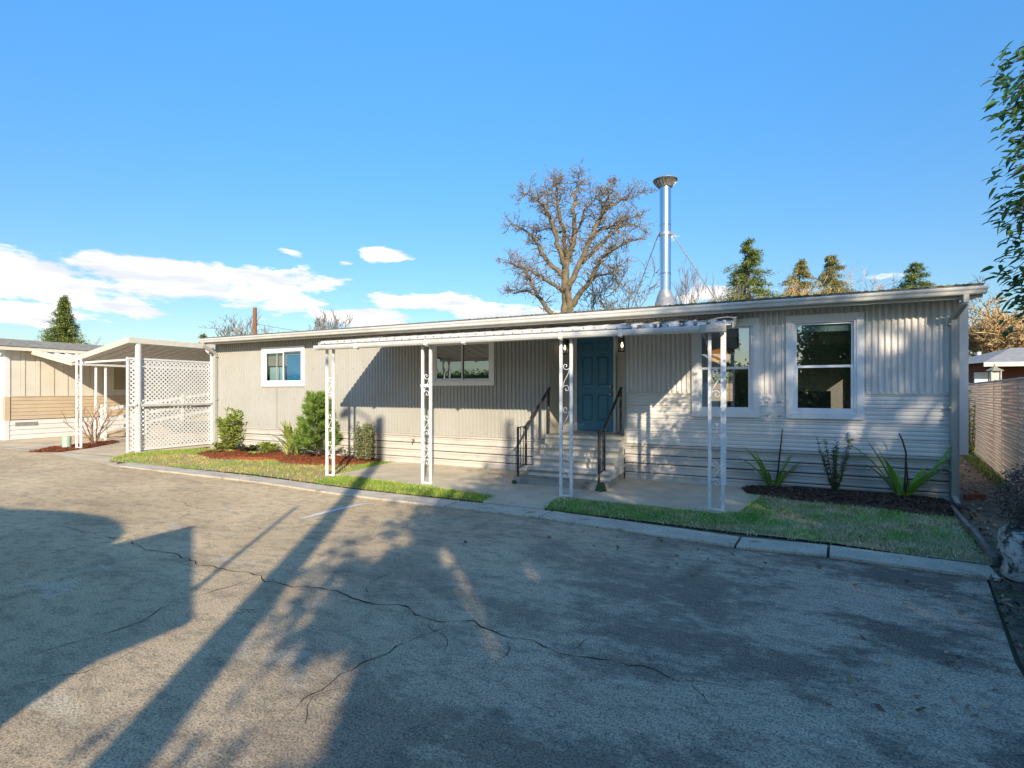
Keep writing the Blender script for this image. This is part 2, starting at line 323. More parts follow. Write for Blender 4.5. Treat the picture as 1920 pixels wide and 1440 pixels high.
# ribbon curb slabs
m_joint = mat('dirty_joint', (0.04, 0.035, 0.025), (0.03, 0.04, 0.015), 20, 0.95)
curb = obj('curb', MB().poly([(p.x, p.y + .02) for p in CF[1:]] + [(p.x + 0.04, p.y + 0.36) for p in reversed(CF[1:])], -0.02, 0.010), m_joint, kind='structure')
def lerp_chain(ch, s):
    acc = 0
    for a, b in zip(ch, ch[1:]):
        l = (b - a).length
        if s <= acc + l: return a.lerp(b, (s - acc) / l)
        acc += l
    return ch[-1].copy()
tot = sum((b - a).length for a, b in zip(CF[1:], CF[2:]))
def s_of(px, py):
    g = G(px, py); return (g.xy - CF[1].xy).length
joints = [0.0, 2.2, 4.3, s_of(640, 930), s_of(835, 952), s_of(1010, 974), s_of(1380, 1029), s_of(1556, 1047), tot]
for a, b in zip(joints, joints[1:]):
    mb = MB(); n = max(2, int((b - a) / 0.6)); fr, bk = [], []
    for i in range(n + 1):
        p = lerp_chain(CF[1:], a + 0.012 + (b - a - 0.024) * i / n); jit = random.uniform(-0.008, 0.008)
        fr.append((p.x, p.y + jit)); bk.append((p.x + 0.05, p.y + 0.375 + random.uniform(-.008, .008)))
    mb.poly(fr + bk[::-1], 0.0, 0.030 + random.uniform(0, 0.006)); obj('curb_slab', mb, m_curb, curb, bevel=0.008)

m_crack = mat('crack_fill', (0.018, 0.017, 0.015), (0.035, 0.032, 0.026), 12, 0.95)
def crack(pix, w, jag=0.05, name='crack', m=None, seed=0):
    rr = random.Random(seed); pts = [G(*p) for p in pix]; fine = []
    for a, b in zip(pts, pts[1:]):
        n = max(2, int((b - a).length / 0.07))
        for i in range(n): fine.append(a.lerp(b, i / n))
    fine.append(pts[-1]); mb = MB(); L_, R_ = [], []; wob = Vector((0, 0, 0))
    for i, p in enumerate(fine):
        t = (fine[min(i + 1, len(fine) - 1)] - fine[max(i - 1, 0)]).normalized(); s = Vector((-t.y, t.x, 0))
        wob = wob * 0.8 + s * rr.uniform(-jag, jag) * 0.5; e = min(1, 4 * min(i, len(fine) - 1 - i) / len(fine) + 0.15); ww = w * rr.choice([.12, .5, .8, 1.0, 1.3, 1.6]) * e / 2
        q = p + wob; L_.append((q.x + s.x * ww, q.y + s.y * ww, 0.004)); R_.append((q.x - s.x * ww, q.y - s.y * ww, 0.004))
    n = len(fine); mb.add(L_ + R_, [(i, i + 1, n + i + 1, n + i) for i in range(n - 1)]); return obj(name, mb, m or m_crack, road)
cr = [([(800, 1165), (830, 1200), (838, 1235)], .012), ([(1060, 1215), (1120, 1190), (1200, 1180)], .009), ([(690, 1122), (700, 1090), (760, 1070)], .009), ([(1300, 1275), (1350, 1320), (1360, 1365)], .009), ([(0, 1130), (80, 1105), (140, 1092)], .008), ([(960, 1195), (930, 1240), (945, 1290)], .007), ([(70, 978), (130, 995), (240, 1018), (330, 1045), (410, 1070), (500, 1090), (600, 1105), (680, 1122), (760, 1140), (805, 1165), (880, 1175), (960, 1195), (1060, 1215), (1180, 1245), (1300, 1275), (1480, 1305)], 0.022),
      ([(0, 1245), (120, 1200), (230, 1170), (300, 1140), (400, 1110), (480, 1080)], 0.014), ([(500, 1365), (540, 1310), (570, 1290), (640, 1250), (720, 1220), (800, 1180), (830, 1165)], 0.013),
      ([(0, 1060), (90, 1040), (190, 1018), (260, 1003), (330, 985), (400, 965), (420, 955)], 0.010), ([(330, 930), (350, 948), (365, 955), (355, 968), (320, 985)], 0.010),
      ([(600, 1035), (700, 1010), (770, 980), (820, 962)], 0.010), ([(0, 940), (130, 915), (210, 905)], 0.009), ([(520, 1140), (450, 1142), (490, 1150)], .008),
      ([(560, 1360), (600, 1310), (650, 1295)], .007), ([(900, 1010), (960, 990), (985, 985)], .007), ([(0, 1290), (70, 1275), (150, 1262), (260, 1215)], .007)]
for i, (pp, w) in enumerate(cr): crack(pp, w * 0.48, 0.085, seed=i)
m_line = mat('worn_white_line', (0.74, 0.73, 0.70), (0.5, 0.47, 0.42), 20, 0.7)
mb = MB(); pts = [G(563, 973.5), G(595, 965), G(640, 954), G(672, 947), G(702, 943)]; nn = len(pts); wd = [.05, .09, .09, .075, .03]
vs = []
for sgn in (1, -1):
    for p, w in zip(pts, wd): vs.append((p.x - sgn * w / 2, p.y + sgn * w * .1, 0.006))
mb.add(vs, [(i, i + 1, nn + i + 1, nn + i) for i in range(nn - 1)]); obj('painted_line', mb, m_line, road)

# driveway to the left, between the houses
drive = [(-60, -2.52), (-16.6, -2.52), (CF[1].x, CF[1].y + 0.05), (-14.2, -1.9), (-14.5, -1.6), (-14.55, 20), (-60, 20)]
driveway = obj('driveway', MB().poly(drive, -0.004), m_drive, kind='structure')
for p0, p1 in (((-22.2, -2.4), (-14.6, -2.15)), ((-18.6, -2.4), (-18.4, 9)), ((-22, 1.2), (-15, 1.3))):
    a, b = Vector((*p0, 0)), Vector((*p1, 0)); s = Vector((-(b - a).y, (b - a).x, 0)).normalized() * 0.012
    obj('expansion_joint', MB().add([a - s, b - s, b + s, a + s], [(0, 1, 2, 3)]), m_joint, driveway)

# patio and walkway
patio_poly = XY((735, 869.5), (700, 876), (665, 884), (630, 892.5), (700, 901), (815, 915.5), (870, 923), (925, 932), (905, 945), (1018, 959), (1045, 937), (1070, 936), (1200, 950), (1340, 966), (1384, 963)) + [(0.10, -0.9), (0.19, 0.02), (-7.0, 0.02)]
m_lawnbase = mat('lawn_soil', (0.30, 0.25, 0.10), (0.36, 0.28, 0.13), 2.0, 0.95, 0.5, 60)
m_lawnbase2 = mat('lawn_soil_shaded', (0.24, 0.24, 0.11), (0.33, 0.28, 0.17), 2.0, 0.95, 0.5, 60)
yard = obj('yard_soil', MB().poly([(p.x + .03, p.y + 0.30) for p in CF[1:]] + [(2.6, -2.4), (2.75, 0.1), (-14.4, 0.1)], -0.012), m_soil, kind='structure')
patio = obj('patio_slab', MB().poly(patio_poly, -0.06, 0.034), m_patio, kind='structure', bevel=0.006)

bed_red = XY((368, 852), (395, 861), (470, 864), (515, 863), (525, 869), (560, 872), (632, 874), (690, 871), (712, 866), (735, 863)) + [(-7.2, -0.01), (-13.5, -0.01)]
bed_dark = XY((1388, 918), (1400, 930), (1480, 938), (1560, 948), (1650, 957), (1720, 968), (1785, 972)) + [(2.62, -0.55), (2.6, -0.01), (0.2, -0.01)]
def mound(poly, h, name, m, chipm, nchip, size, lab):
    a = np.array(poly); c = a.mean(0); rings = [1.0, 0.93, 0.8, 0.55, 0.2]; hs = [0.0, 0.5, 0.8, 1.0, 1.0]; mb = MB(); n = len(poly); vs = []
    for r, hh in zip(rings, hs):
        for p in a:
            q = c + (p - c) * np.array([r if abs(p[1]) > 0.05 else r, r if abs(p[1]) > 0.05 else 1]); vs.append((q[0], q[1], 0.02 + h * hh + random.uniform(-.008, .008)))
    fs = []
    for i in range(len(rings) - 1):
        for k in range(n):
            k2 = (k + 1) % n; fs.append((i * n + k, i * n + k2, (i + 1) * n + k2, (i + 1) * n + k))
    fs.append(tuple((len(rings) - 1) * n + k for k in range(n))); mb.add(vs, fs)
    o = obj(name, mb, m, kind='structure', smooth=True)
    pts = sample(poly, nchip); z = np.array([mound_h(poly, p, h) for p in pts])
    obj('bark_chips', chips(pts, z, size), chipm, None, kind='stuff', label=lab); return o
def mound_h(poly, p, h):
    a = np.array(poly); c = a.mean(0); d = p - c; best = 1.0
    # fraction of the way from the centre to the outline
    n = len(a); f = 0.0
    for i in range(n):
        q, r = a[i] - c, a[(i + 1) % n] - c; e = r - q; den = d[0] * e[1] - d[1] * e[0]
        if abs(den) < 1e-9: continue
        t = (q[0] * e[1] - q[1] * e[0]) / den; s = (q[0] * d[1] - q[1] * d[0]) / den
        if t > 0 and -1e-6 <= s <= 1 + 1e-6: f = max(f, 1 / t)
    return 0.02 + h * float(np.interp(f, [0, .55, .8, .93, 1.0], [1, 1, .8, .5, 0]))
def chips(pts, z, size):
    n = len(pts); ang = RNG.uniform(0, 2 * np.pi, n); L_ = size * RNG.uniform(0.5, 1.5, n); W = L_ * RNG.uniform(0.25, 0.5, n)
    tl = RNG.normal(0, 0.5, (n, 2)); c = np.c_[pts, z + RNG.uniform(0.004, 0.018, n)]
    d = np.c_[np.cos(ang), np.sin(ang), tl[:, 0]]; s = np.c_[-np.sin(ang), np.cos(ang), tl[:, 1]]
    v = np.stack([c - d * L_[:, None] / 2, c + s * W[:, None] / 2, c + d * L_[:, None] / 2, c - s * W[:, None] / 2], 1).reshape(-1, 3)
    return v, np.arange(4 * n).reshape(-1, 4).tolist()
mound(bed_red, 0.06, 'mulch_bed', m_mulchred, m_mulchred, 9000, 0.035, 'red bark chips covering the sunny planting bed')
mound(bed_dark, 0.09, 'mulch_bed', m_mulchdark, m_mulchdark, 9000, 0.04, 'dark brown bark chips under the strap leaved plants')

# lawns: ground sheet + blades
def blades(poly, n, h, w, avoid=None, dens=None):
    p = sample(poly, n)
    for a in (avoid or []): p = p[~in_poly(p, np.array(a))]
    if dens is not None: p = p[RNG.uniform(0, 1, len(p)) < dens(p)]
    p = p + RNG.normal(0, .028, p.shape); n = len(p); ang = RNG.uniform(0, 2 * np.pi, n); hh = h * RNG.uniform(0.45, 1.35, n); ln = RNG.normal(0, 0.55, (n, 2)) * hh[:, None]
    d = np.c_[np.cos(ang), np.sin(ang)] * (w * RNG.uniform(0.6, 1.4, n))[:, None]
    b = np.c_[p, np.full(n, 0.0)]; z1 = 0.55 * hh
    a0 = b + np.c_[d, np.zeros(n)]; a1 = b - np.c_[d, np.zeros(n)]
    m0 = b + np.c_[ln * 0.35 + d * 0.7, z1]; m1 = b + np.c_[ln * 0.35 - d * 0.7, z1]; t = b + np.c_[ln, hh * 0.95]
    v = np.stack([a0, a1, m1, m0, t], 1).reshape(-1, 3); k = 5 * np.arange(n)
    f = [q for i in k.tolist() for q in ((i, i + 1, i + 2, i + 3), (i + 3, i + 2, i + 4))]
    return v, f
def grass_mat(name, dry, mid, green, sc, lo, hi):
    return mat(name, dry, mid, sc * 3, 0.8, lo=0.4, hi=0.6, island=0.6, trans=0.3, spots=[(green, sc, lo, hi)])
m_grassL = grass_mat('dry_lawn', (0.62, 0.48, 0.18), (0.48, 0.42, 0.13), (0.26, 0.42, 0.06), 0.9, 0.47, 0.62)
m_grassLe = grass_mat('green_lawn_edge', (0.36, 0.44, 0.08), (0.27, 0.42, 0.06), (0.20, 0.38, 0.05), 1.5, 0.5, 0.62)
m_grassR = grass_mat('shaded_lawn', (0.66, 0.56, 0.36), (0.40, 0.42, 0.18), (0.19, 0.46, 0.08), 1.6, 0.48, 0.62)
lawnL = XY((205, 866), (232, 853), (300, 846), (395, 842)) + [(-13.4, -0.05)] + XY((410, 845), (720, 868), (735, 869), (700, 876), (665, 884), (630, 893), (700, 902), (815, 917), (870, 924), (932, 934), (912, 943), (850, 936), (650, 915), (480, 891))
lawnR = XY((1020, 955), (1045, 938), (1200, 952), (1340, 968), (1390, 965)) + [(0.14, -0.9)] + XY((1400, 930), (1480, 938), (1560, 948), (1650, 957), (1720, 968), (1785, 965), (1862, 1062), (1700, 1041), (1555, 1019), (1380, 1000))
def patchy(p):
    q = np.zeros(len(p))
    for k, (fx, fy, ph) in enumerate(((3.1, 5.3, .3), (7.7, 4.1, 1.9), (13.3, 17.1, 4.0), (23., 19., 2.2))): q += np.sin(p[:, 0] * fx + 1.7 * np.sin(p[:, 1] * fy * .6) + ph) * np.cos(p[:, 1] * fy + ph * 2 + np.sin(p[:, 0] * fx * .5)) / (1 + .4 * k)
    return np.clip(0.62 + 0.5 * q, 0.10, 1)
lawn = obj('lawn', MB().poly(lawnL, 0.012), m_lawnbase, kind='structure')
obj('grass', blades(lawnL, 30000, 0.055, 0.0045, [bed_red], patchy), m_grassL, None, kind='stuff', label='dry yellowish lawn grass in front of the red mulch')
edge1 = XY((590, 905), (640, 894), (720, 904), (820, 917), (932, 934), (912, 943), (850, 936), (700, 920))
edge2 = XY((205, 864), (235, 853), (300, 847), (395, 842), (375, 850), (290, 856)); edge3 = XY((640, 892), (690, 872), (740, 868), (700, 877))
for e, n, lb in ((edge1, 9000, 'greener grass along the curb by the first two awning posts'), (edge2, 4000, 'green grass at the foot of the white lattice screen'), (edge3, 2500, 'narrow green grass between red mulch and patio')):
    obj('grass', blades(e, n, 0.06, 0.004), m_grassLe, None, kind='stuff', label=lb)
lawn2 = obj('lawn', MB().poly(lawnR, 0.012), m_lawnbase2, kind='structure')
obj('grass', blades(lawnR, 34000, 0.055, 0.0042, [bed_dark], patchy), m_grassR, None, kind='stuff', label='shaded patchy lawn grass in front of the dark mulch')
edge4 = XY((1020, 956), (1045, 936), (1200, 951), (1400, 966), (1440, 985), (1340, 990), (1180, 975)); edge5 = XY((1395, 962), (1410, 935), (1450, 965), (1420, 990))
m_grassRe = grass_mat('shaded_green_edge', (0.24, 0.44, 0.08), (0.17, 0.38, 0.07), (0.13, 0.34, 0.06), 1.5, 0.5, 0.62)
for e, n, lb in ((edge4, 9000, 'bright green grass between patio front and curb'), (edge5, 1800, 'green tuft of grass at the right patio corner')): obj('grass', blades(e, n, 0.055, 0.0035), m_grassRe, None, kind='stuff', label=lb)

# side strip to the right: soil and litter
strip = [(1.86, -3.7), (1.95, -3.2), (2.05, -2.6), (2.75, -0.3), (2.75, 14), (7.5, 14), (4.0, -1), (4.0, -12), (0.9, -12), (1.2, -7.2), (1.48, -5.3)]
soil = obj('side_yard_soil', MB().poly(strip, -0.006), m_soil, kind='structure')
pts = sample(strip, 9000); obj('fallen_leaves', chips(pts, np.full(len(pts), 0.0), 0.06), m_litter, None, kind='stuff', label='fallen leaves on the bare soil by the fence')
m_ivy = mat('ground_ivy', (0.03, 0.05, 0.025), (0.05, 0.045, 0.03), 6, 0.6, island=0.5)
ivy = [(1.84, -3.75), (2.3, -3.9), (2.4, -9), (1.05, -9), (1.25, -7), (1.45, -5.4)]
pts = sample(ivy, 5000); obj('ground_ivy', chips(pts, RNG.uniform(0, 0.06, len(pts)), 0.035), m_ivy, None, kind='stuff', label='dark ivy and litter along the right road edge')
m_mid0 = mat('weedy_green', (0.16, 0.20, 0.05), (0.10, 0.13, 0.04), 5, .8, island=.5, trans=.2)
sidegrass = [(4.7, 3.5), (4.1, 1.6), (3.75, 1.6), (4.2, 4), (5.2, 9), (5.7, 9)]
obj('grass', blades(sidegrass, 5000, 0.12, 0.005), m_mid0, None, kind='stuff', label='sunlit weeds along the foot of the slatted fence')

# ------------------------------------------------------------------ the mobile home
HX0, HX1 = -13.70, 2.70
home = thing('mobile_home', 'long beige ribbed metal mobile home with a blue front door', 'mobile home', (-5.5, 0.0, 0.0))
RX0, RX1, RDEP = -3.62, -2.12, 0.50           # the recessed entry
ZS = 0.66                                     # top of the skirting
WT = 2.98
wins = {'w1': (-11.82, -10.25, 1.765, 2.80), 'w2': (-6.43, -4.836, 1.765, 2.80), 'w3': (-0.947, 0.12, 1.205, 2.87), 'w4': (0.506, 1.567, 1.205, 2.87)}
def inner(w, t=0.10): return (w[0] + t, w[1] - t, w[2] + t, w[3] - t)
def corrugated(x0, x1, z0, z1, holes, pitch=0.0865, dep=0.022):
    xs = {round(x0, 5), round(x1, 5)}; prof = [(0, 0), (0.38, 0), (0.52, 1), (0.86, 1)]
    k = int((x0 - HX0) / pitch) - 1
    while HX0 + k * pitch < x1:
        for a, _ in prof:
            x = HX0 + (k + a) * pitch
            if x0 < x < x1: xs.add(round(x, 5))
        k += 1
    for h in holes: xs |= {x for x in h[:2] if x0 < x < x1}
    pa = [p[0] for p in prof] + [1.0]; pb = [p[1] for p in prof] + [0]
    xs = sorted(xs); mb = MB()
    yy = lambda x: -dep * float(np.interp(((x - HX0) / pitch) % 1.0, pa, pb))
    for a, b in zip(xs, xs[1:]):
        if b - a < 1e-4: continue
        c = (a + b) / 2; seg = [(z0, z1)]
        for h in holes:
            if h[0] - 1e-6 < c < h[1] + 1e-6:
                seg = [t for s0, s1 in seg for t in ((s0, min(s1, h[2])), (max(s0, h[3]), s1)) if t[1] - t[0] > 1e-4]
        for s0, s1 in seg:
            ya, yb = yy(a + 1e-7), yy(b - 1e-7)
            mb.add([(a, ya, s0), (b, yb, s0), (b, yb, s1), (a, ya, s1)], [(0, 1, 2, 3)])
    return mb
H = {k: inner(w, 0.07) for k, w in wins.items()}
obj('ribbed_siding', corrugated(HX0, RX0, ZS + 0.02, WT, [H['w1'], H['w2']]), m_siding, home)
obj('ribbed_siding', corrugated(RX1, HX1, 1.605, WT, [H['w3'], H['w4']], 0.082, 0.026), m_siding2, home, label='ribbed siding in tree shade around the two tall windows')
gap = MB()
for x in (0.20, 0.235, 0.395, 0.43): gap.box(x - 0.008, -0.014, 1.20, x + 0.008, 0.012, 2.72)
gap.box(0.14, -0.024, 1.197, 0.486, 0.0, 1.207); gap.box(0.135, -0.011, 1.2, 0.49, 0.01, 2.735)
obj('window_gap_panel', gap, m_siding2, home)
for x in (HX0 + 2.44, HX0 + 4.88, HX0 + 7.32, HX0 + 9.0): obj('panel_seam', MB().box(x - 0.006, -0.0255, ZS + .03, x + 0.006, 0.0, WT - .02), m_siding, home)
scw = MB()
for x0, x1, zr in ((HX0 + .1, RX0 - .1, (0.76, 1.45, 2.2, 2.86)), (RX1 + .1, HX1 - .15, (1.67, 2.25, 2.9))):
    x = x0
    while x < x1:
        for z in zr:
            if not any(w[0] - .03 < x < w[1] + .03 and w[2] - .03 < z < w[3] + .03 for w in wins.values()) and not 0.12 < x < .51: scw.tube([(x, -0.018, z + random.uniform(-.01, .01)), (x, -0.031, z)], 0.006, 5)
        x += 0.1645 * 2
obj('siding_screws', scw, mat('rusty_screw', (0.30, 0.24, 0.18), (0.16, 0.11, 0.07), 30, .6), home, kind='stuff')
# horizontal fine ribbed siding, right part
z = ZS + 0.02; bands = []
while z < 1.60: bands.append((z, min(z + 0.235, 1.60))); z += 0.235
def hband(z0, z1):
    h = z1 - z0; p = [(-0.002, z0), (-0.020, z0 + 0.008)]
    for t, y in ((.16, -.018), (.20, -.006), (.26, -.006), (.30, -.014), (.44, -.014), (.48, -.004), (.54, -.004), (.58, -.012), (.72, -.012), (.76, -.002), (.82, -.002), (.86, -.010), (.985, -.008)):
        p.append((y, z0 + t * h))
    p.append((-0.002, z1 - 0.001)); return p
for z0, z1 in bands:
    spans = [(RX1, HX1)]
    for k in ('w3', 'w4'):
        h = H[k]
        if z1 > h[2]: spans = [t for a, b in spans for t in ((a, min(b, h[0])), (max(a, h[1]), b)) if t[1] > t[0]]
    for k in ('w3', 'w4'):
        h = H[k]
        if z0 < h[2] < z1: obj('siding_board', MB().prof_x(hband(z0, h[2]), h[0], h[1], False), m_siding2, home)
    for a, b in spans: obj('siding_board', MB().prof_x(hband(z0, z1), a, b, False), m_siding2, home)
for a, b in ((RX1, wins['w3'][0]), (wins['w4'][1], HX1)): obj('siding_seam', MB().box(a, -0.026, 1.596, b, 0.0, 1.612), m_siding2, home)
# skirting boards
for x0, x1 in ((HX0 + 0.02, RX0), (RX1, HX1)):
    zz = [0.0, 0.165, 0.33, 0.49, 0.64]
    for z0, z1 in zip(zz, zz[1:]):
        cut = [x0, x1] if x0 > -5 else [x0, x0 + 3.66, x0 + 7.32, x1]
        for a, b in zip(cut, cut[1:]):
            dz = random.uniform(-0.003, 0.003); h = z1 - z0
            p = [(0.012, z0 + dz), (-0.022, z0 + 0.006 + dz), (-0.026, z0 + 0.03 + dz), (-0.012, z0 + 0.045 + dz), (-0.010, z0 + h * 0.62), (-0.018, z0 + h * 0.72), (-0.018, z0 + h * 0.80), (-0.006, z1 - 0.012), (0.012, z1 - 0.012)]
            obj('skirt_board', MB().prof_x(p, a + 0.002, b - 0.002), m_skirt, home)
    obj('skirt_cap', MB().prof_x([(0.012, 0.638), (-0.034, 0.636), (-0.038, 0.66), (-0.006, 0.676), (0.012, 0.676)], x0, x1), m_skirt, home)
    obj('skirt_backing', MB().box(x0, 0.013, 0.0, x1, 0.03, 0.70), m_joint, home)
# recess
obj('recess_side', MB().box(RX0 - 0.02, 0.002, 0.6, RX0, RDEP, WT), m_panel, home)
obj('recess_side', MB().box(RX1, 0.002, 0.6, RX1 + 0.02, RDEP, WT), m_panel, home)
DX0, DX1, DZ0, DZ1 = -3.20, -2.46, 0.845, 2.79
back = MB(); back.box(RX0, RDEP, 0.6, DX0 - 0.06, RDEP + 0.03, WT); back.box(DX1 + 0.06, RDEP, 0.6, RX1, RDEP + 0.03, WT); back.box(DX0 - 0.06, RDEP, DZ1 + 0.06, DX1 + 0.06, RDEP + 0.03, WT)
obj('recess_back', back, m_panel, home)
obj('recess_ceiling', MB().box(RX0, 0.0, WT - 0.02, RX1, RDEP, WT), m_soffit, home)
for a, b, z0 in ((RX0 - 0.012, RX0 + 0.006, ZS + .02), (RX1 - 0.006, RX1 + 0.03, ZS + .02), (HX1 - 0.02, HX1 + 0.015, .02), (HX0 - 0.015, HX0 + 0.025, .02)): obj('corner_trim', MB().box(a, -0.028, z0, b, 0.004, WT), m_siding, home)
# door with six raised panels
dw = DX1 - DX0; yd = RDEP - 0.005
pz = [(DZ0 + 0.21, DZ0 + 0.74), (DZ0 + 0.92, DZ0 + 1.50), (DZ0 + 1.62, DZ0 + 1.80)]
px_ = ((DX0 + 0.10, DX0 + 0.32), (DX1 - 0.32, DX1 - 0.10))
dm = MB(); dm.box(DX0, yd + 0.018, DZ0, DX1, yd + 0.045, DZ1)
for a, b in ((DX0, px_[0][0]), (px_[0][1], px_[1][0]), (px_[1][1], DX1)): dm.box(a, yd, DZ0, b, yd + 0.018, DZ1)
for a, b in px_:
    zz = [DZ0] + [v for q in pz for v in q] + [DZ1]
    for c, d in zip(zz[::2], zz[1::2]): dm.box(a, yd, c, b, yd + 0.018, d)
door = obj('front_door', dm, m_door, home, label='deep blue six panel front door')
def pan(x0, z0, x1, z1):
    mb = MB()
    def ring(d, y): return [(x0 + d, y, z0 + d), (x1 - d, y, z0 + d), (x1 - d, y, z1 - d), (x0 + d, y, z1 - d)]
    r = [ring(0.012, yd + 0.0175), ring(0.016, yd + 0.012), ring(0.04, yd + 0.003)]
    for q in r: mb.v += q
    for k in range(len(r) - 1):
        for j in range(4):
            j2 = (j + 1) % 4; mb.f.append((k * 4 + j, k * 4 + j2, k * 4 + 4 + j2, k * 4 + 4 + j))
    mb.f.append(tuple((len(r) - 1) * 4 + j for j in range(4))); return mb
for z0, z1 in pz:
    for x0, x1 in px_: obj('door_panel', pan(x0, z0, x1, z1), m_door, door)
fr = MB(); fr.box(DX0 - 0.055, RDEP - 0.045, 0.82, DX0 - 0.004, RDEP + 0.02, DZ1 + 0.05); fr.box(DX1 + 0.004, RDEP - 0.045, 0.82, DX1 + 0.055, RDEP + 0.02, DZ1 + 0.05); fr.box(DX0 - 0.004, RDEP - 0.043, DZ1 + 0.004, DX1 + 0.004, RDEP + 0.02, DZ1 + 0.05)
obj('door_frame', fr, m_white, home, bevel=0.004)
obj('door_sill', MB().box(DX0 - 0.1, RDEP - 0.12, 0.815, DX1 + 0.1, RDEP + 0.02, 0.842), m_galv, home)
kx = DX1 - 0.055
for zz, rr in ((1.74, 0.03), (1.58, 0.031)):
    kb = MB(); kb.tube([(kx, yd, zz), (kx, yd - 0.012, zz)], [0.032, 0.028], 12); kb.tube([(kx, yd - 0.012, zz), (kx, yd - 0.04, zz), (kx, yd - 0.05, zz), (kx, yd - 0.068, zz)], [0.012, 0.02, rr, 0.016], 12)
    obj('door_knob', kb, m_brass, door, smooth=True)
# wall lanterns
m_bulb = mat('lit_bulb', (0.9, 0.85, 0.7)); m_bulb.node_tree.nodes['Principled BSDF'].inputs['Emission Color'].default_value = (1, .88, .62, 1); m_bulb.node_tree.nodes['Principled BSDF'].inputs['Emission Strength'].default_value = 1.2
for lx, lz in ((-3.44, 2.56), (-2.27, 2.57)):
    f = MB(); y0 = RDEP; f.box(lx - 0.045, y0 - 0.02, lz - 0.05, lx + 0.045, y0, lz + 0.12)
    f.box(lx - 0.062, y0 - 0.17, lz + 0.115, lx + 0.062, y0 - 0.03, lz + 0.135); f.box(lx - 0.062, y0 - 0.17, lz - 0.165, lx + 0.062, y0 - 0.03, lz - 0.148)
    for sx in (-0.056, 0.056):
        for sy in (-0.164, -0.036): f.box(lx + sx - 0.007, y0 + sy - 0.007, lz - 0.15, lx + sx + 0.007, y0 + sy + 0.007, lz + 0.118)
    f.bar((lx, y0 - 0.01, lz + 0.1), (lx, y0 - 0.1, lz + 0.145), 0.015, 0.015)
    lan = obj('wall_lantern', f, m_black, home)
    obj('lantern_glass', MB().lathe((lx, y0 - 0.10, lz - 0.146), [(0.042, 0), (0.042, 0.235)], 14), m_lampglass, lan, smooth=True)
    obj('bulb', MB().lathe((lx, y0 - 0.10, lz - 0.05), [(0.001, -0.03), (0.02, -0.02), (0.028, 0.01), (0.02, 0.04), (0.013, 0.07), (0.001, 0.08)], 10), m_bulb, lan, smooth=True)

# windows
m_vinyl = mat('white_vinyl', (0.80, 0.80, 0.80), None, rough=0.35)
m_curtain = mat('blue_curtain', (0.05, 0.24, 0.46), (0.04, 0.20, 0.40), 3, 0.8)
m_blind = mat('window_blind', (0.34, 0.30, 0.25), (0.28, 0.25, 0.21), 3, 0.8)
m_rollblind = mat('pale_blue_blind', (0.36, 0.52, 0.56), None, rough=0.7)
m_orange = mat('orange_shade', (0.55, 0.17, 0.015), None, rough=0.7)
def frame_ring(x0, x1, z0, z1, t, y0, y1):
    mb = MB(); mb.box(x0, y0, z1 - t, x1, y1, z1); mb.box(x0, y0, z0, x1, y1, z0 + t); mb.box(x0, y0, z0 + t, x0 + t, y1, z1 - t); mb.box(x1 - t, y0, z0 + t, x1, y1, z1 - t); return mb
def window(key, kind):
    x0, x1, z0, z1 = wins[key]; t = 0.10
    mb = MB(); yf, yb = -0.048, 0.004
    o = [(x0, z0), (x1, z0), (x1, z1), (x0, z1)]; i = [(x0 + t, z0 + t), (x1 - t, z0 + t), (x1 - t, z1 - t), (x0 + t, z1 - t)]
    for k in range(4):                                     # four mitred boards
        a, b, c, d = o[k], o[(k + 1) % 4], i[(k + 1) % 4], i[k]; e = 0.0008
        q = [a, b, c, d]; mb.add([(p[0], yf, p[1]) for p in q] + [(p[0], yb, p[1]) for p in q], [(0, 1, 2, 3), (7, 6, 5, 4), (0, 4, 5, 1), (1, 5, 6, 2), (2, 6, 7, 3), (3, 7, 4, 0)])
    win = obj('window', mb, m_trim, home, bevel=0.004)
    a, b, c, d = x0 + t, x1 - t, z0 + t, z1 - t
    obj('window_frame', frame_ring(a - 0.005, b + 0.005, c - 0.005, d + 0.005, 0.035, -0.034, 0.04), m_vinyl, win, bevel=0.003)
    a += 0.03; b -= 0.03; c += 0.03; d -= 0.03
    if kind == 'slider':
        mx = (a + b) / 2
        obj('sash', frame_ring(a, mx + 0.02, c, d, 0.028, -0.018, 0.004), m_vinyl, win, bevel=0.003); obj('sash', frame_ring(mx - 0.02, b, c, d, 0.024, 0.012, 0.03), m_vinyl, win, bevel=0.003)
        panes = [(a + 0.02, mx, c + 0.02, d - 0.02, -0.008), (mx, b - 0.02, c + 0.02, d - 0.02, 0.02)]
    else:
        mz = (c + d) / 2
        obj('sash', frame_ring(a, b, c, mz + 0.022, 0.040, -0.022, 0.002), m_vinyl, win, bevel=0.003); obj('sash', frame_ring(a, b, mz - 0.018, d, 0.030, 0.008, 0.03), m_vinyl, win, bevel=0.003)
        panes = [(a + 0.03, b - 0.03, c + 0.03, mz - 0.005, -0.012), (a + 0.02, b - 0.02, mz + 0.005, d - 0.02, 0.018)]
    for p in panes:
        e = random.uniform(-0.002, 0.002)
        obj('pane', MB().add([(p[0], p[4] + e, p[2]), (p[1], p[4] - e, p[2]), (p[1], p[4], p[3]), (p[0], p[4] + e, p[3])], [(0, 1, 2, 3)]), m_glass2 if key == 'w1' else m_glass, win)
    return win, (a, b, c, d)
w1, q1 = window('w1', 'slider'); w2, q2 = window('w2', 'slider'); w3, q3 = window('w3', 'hung'); w4, q4 = window('w4', 'hung')
obj('curtain', MB().box((q1[0] + q1[1]) / 2, 0.10, q1[2], q1[1] + .05, 0.115, q1[3] - 0.09), m_curtain, w1)
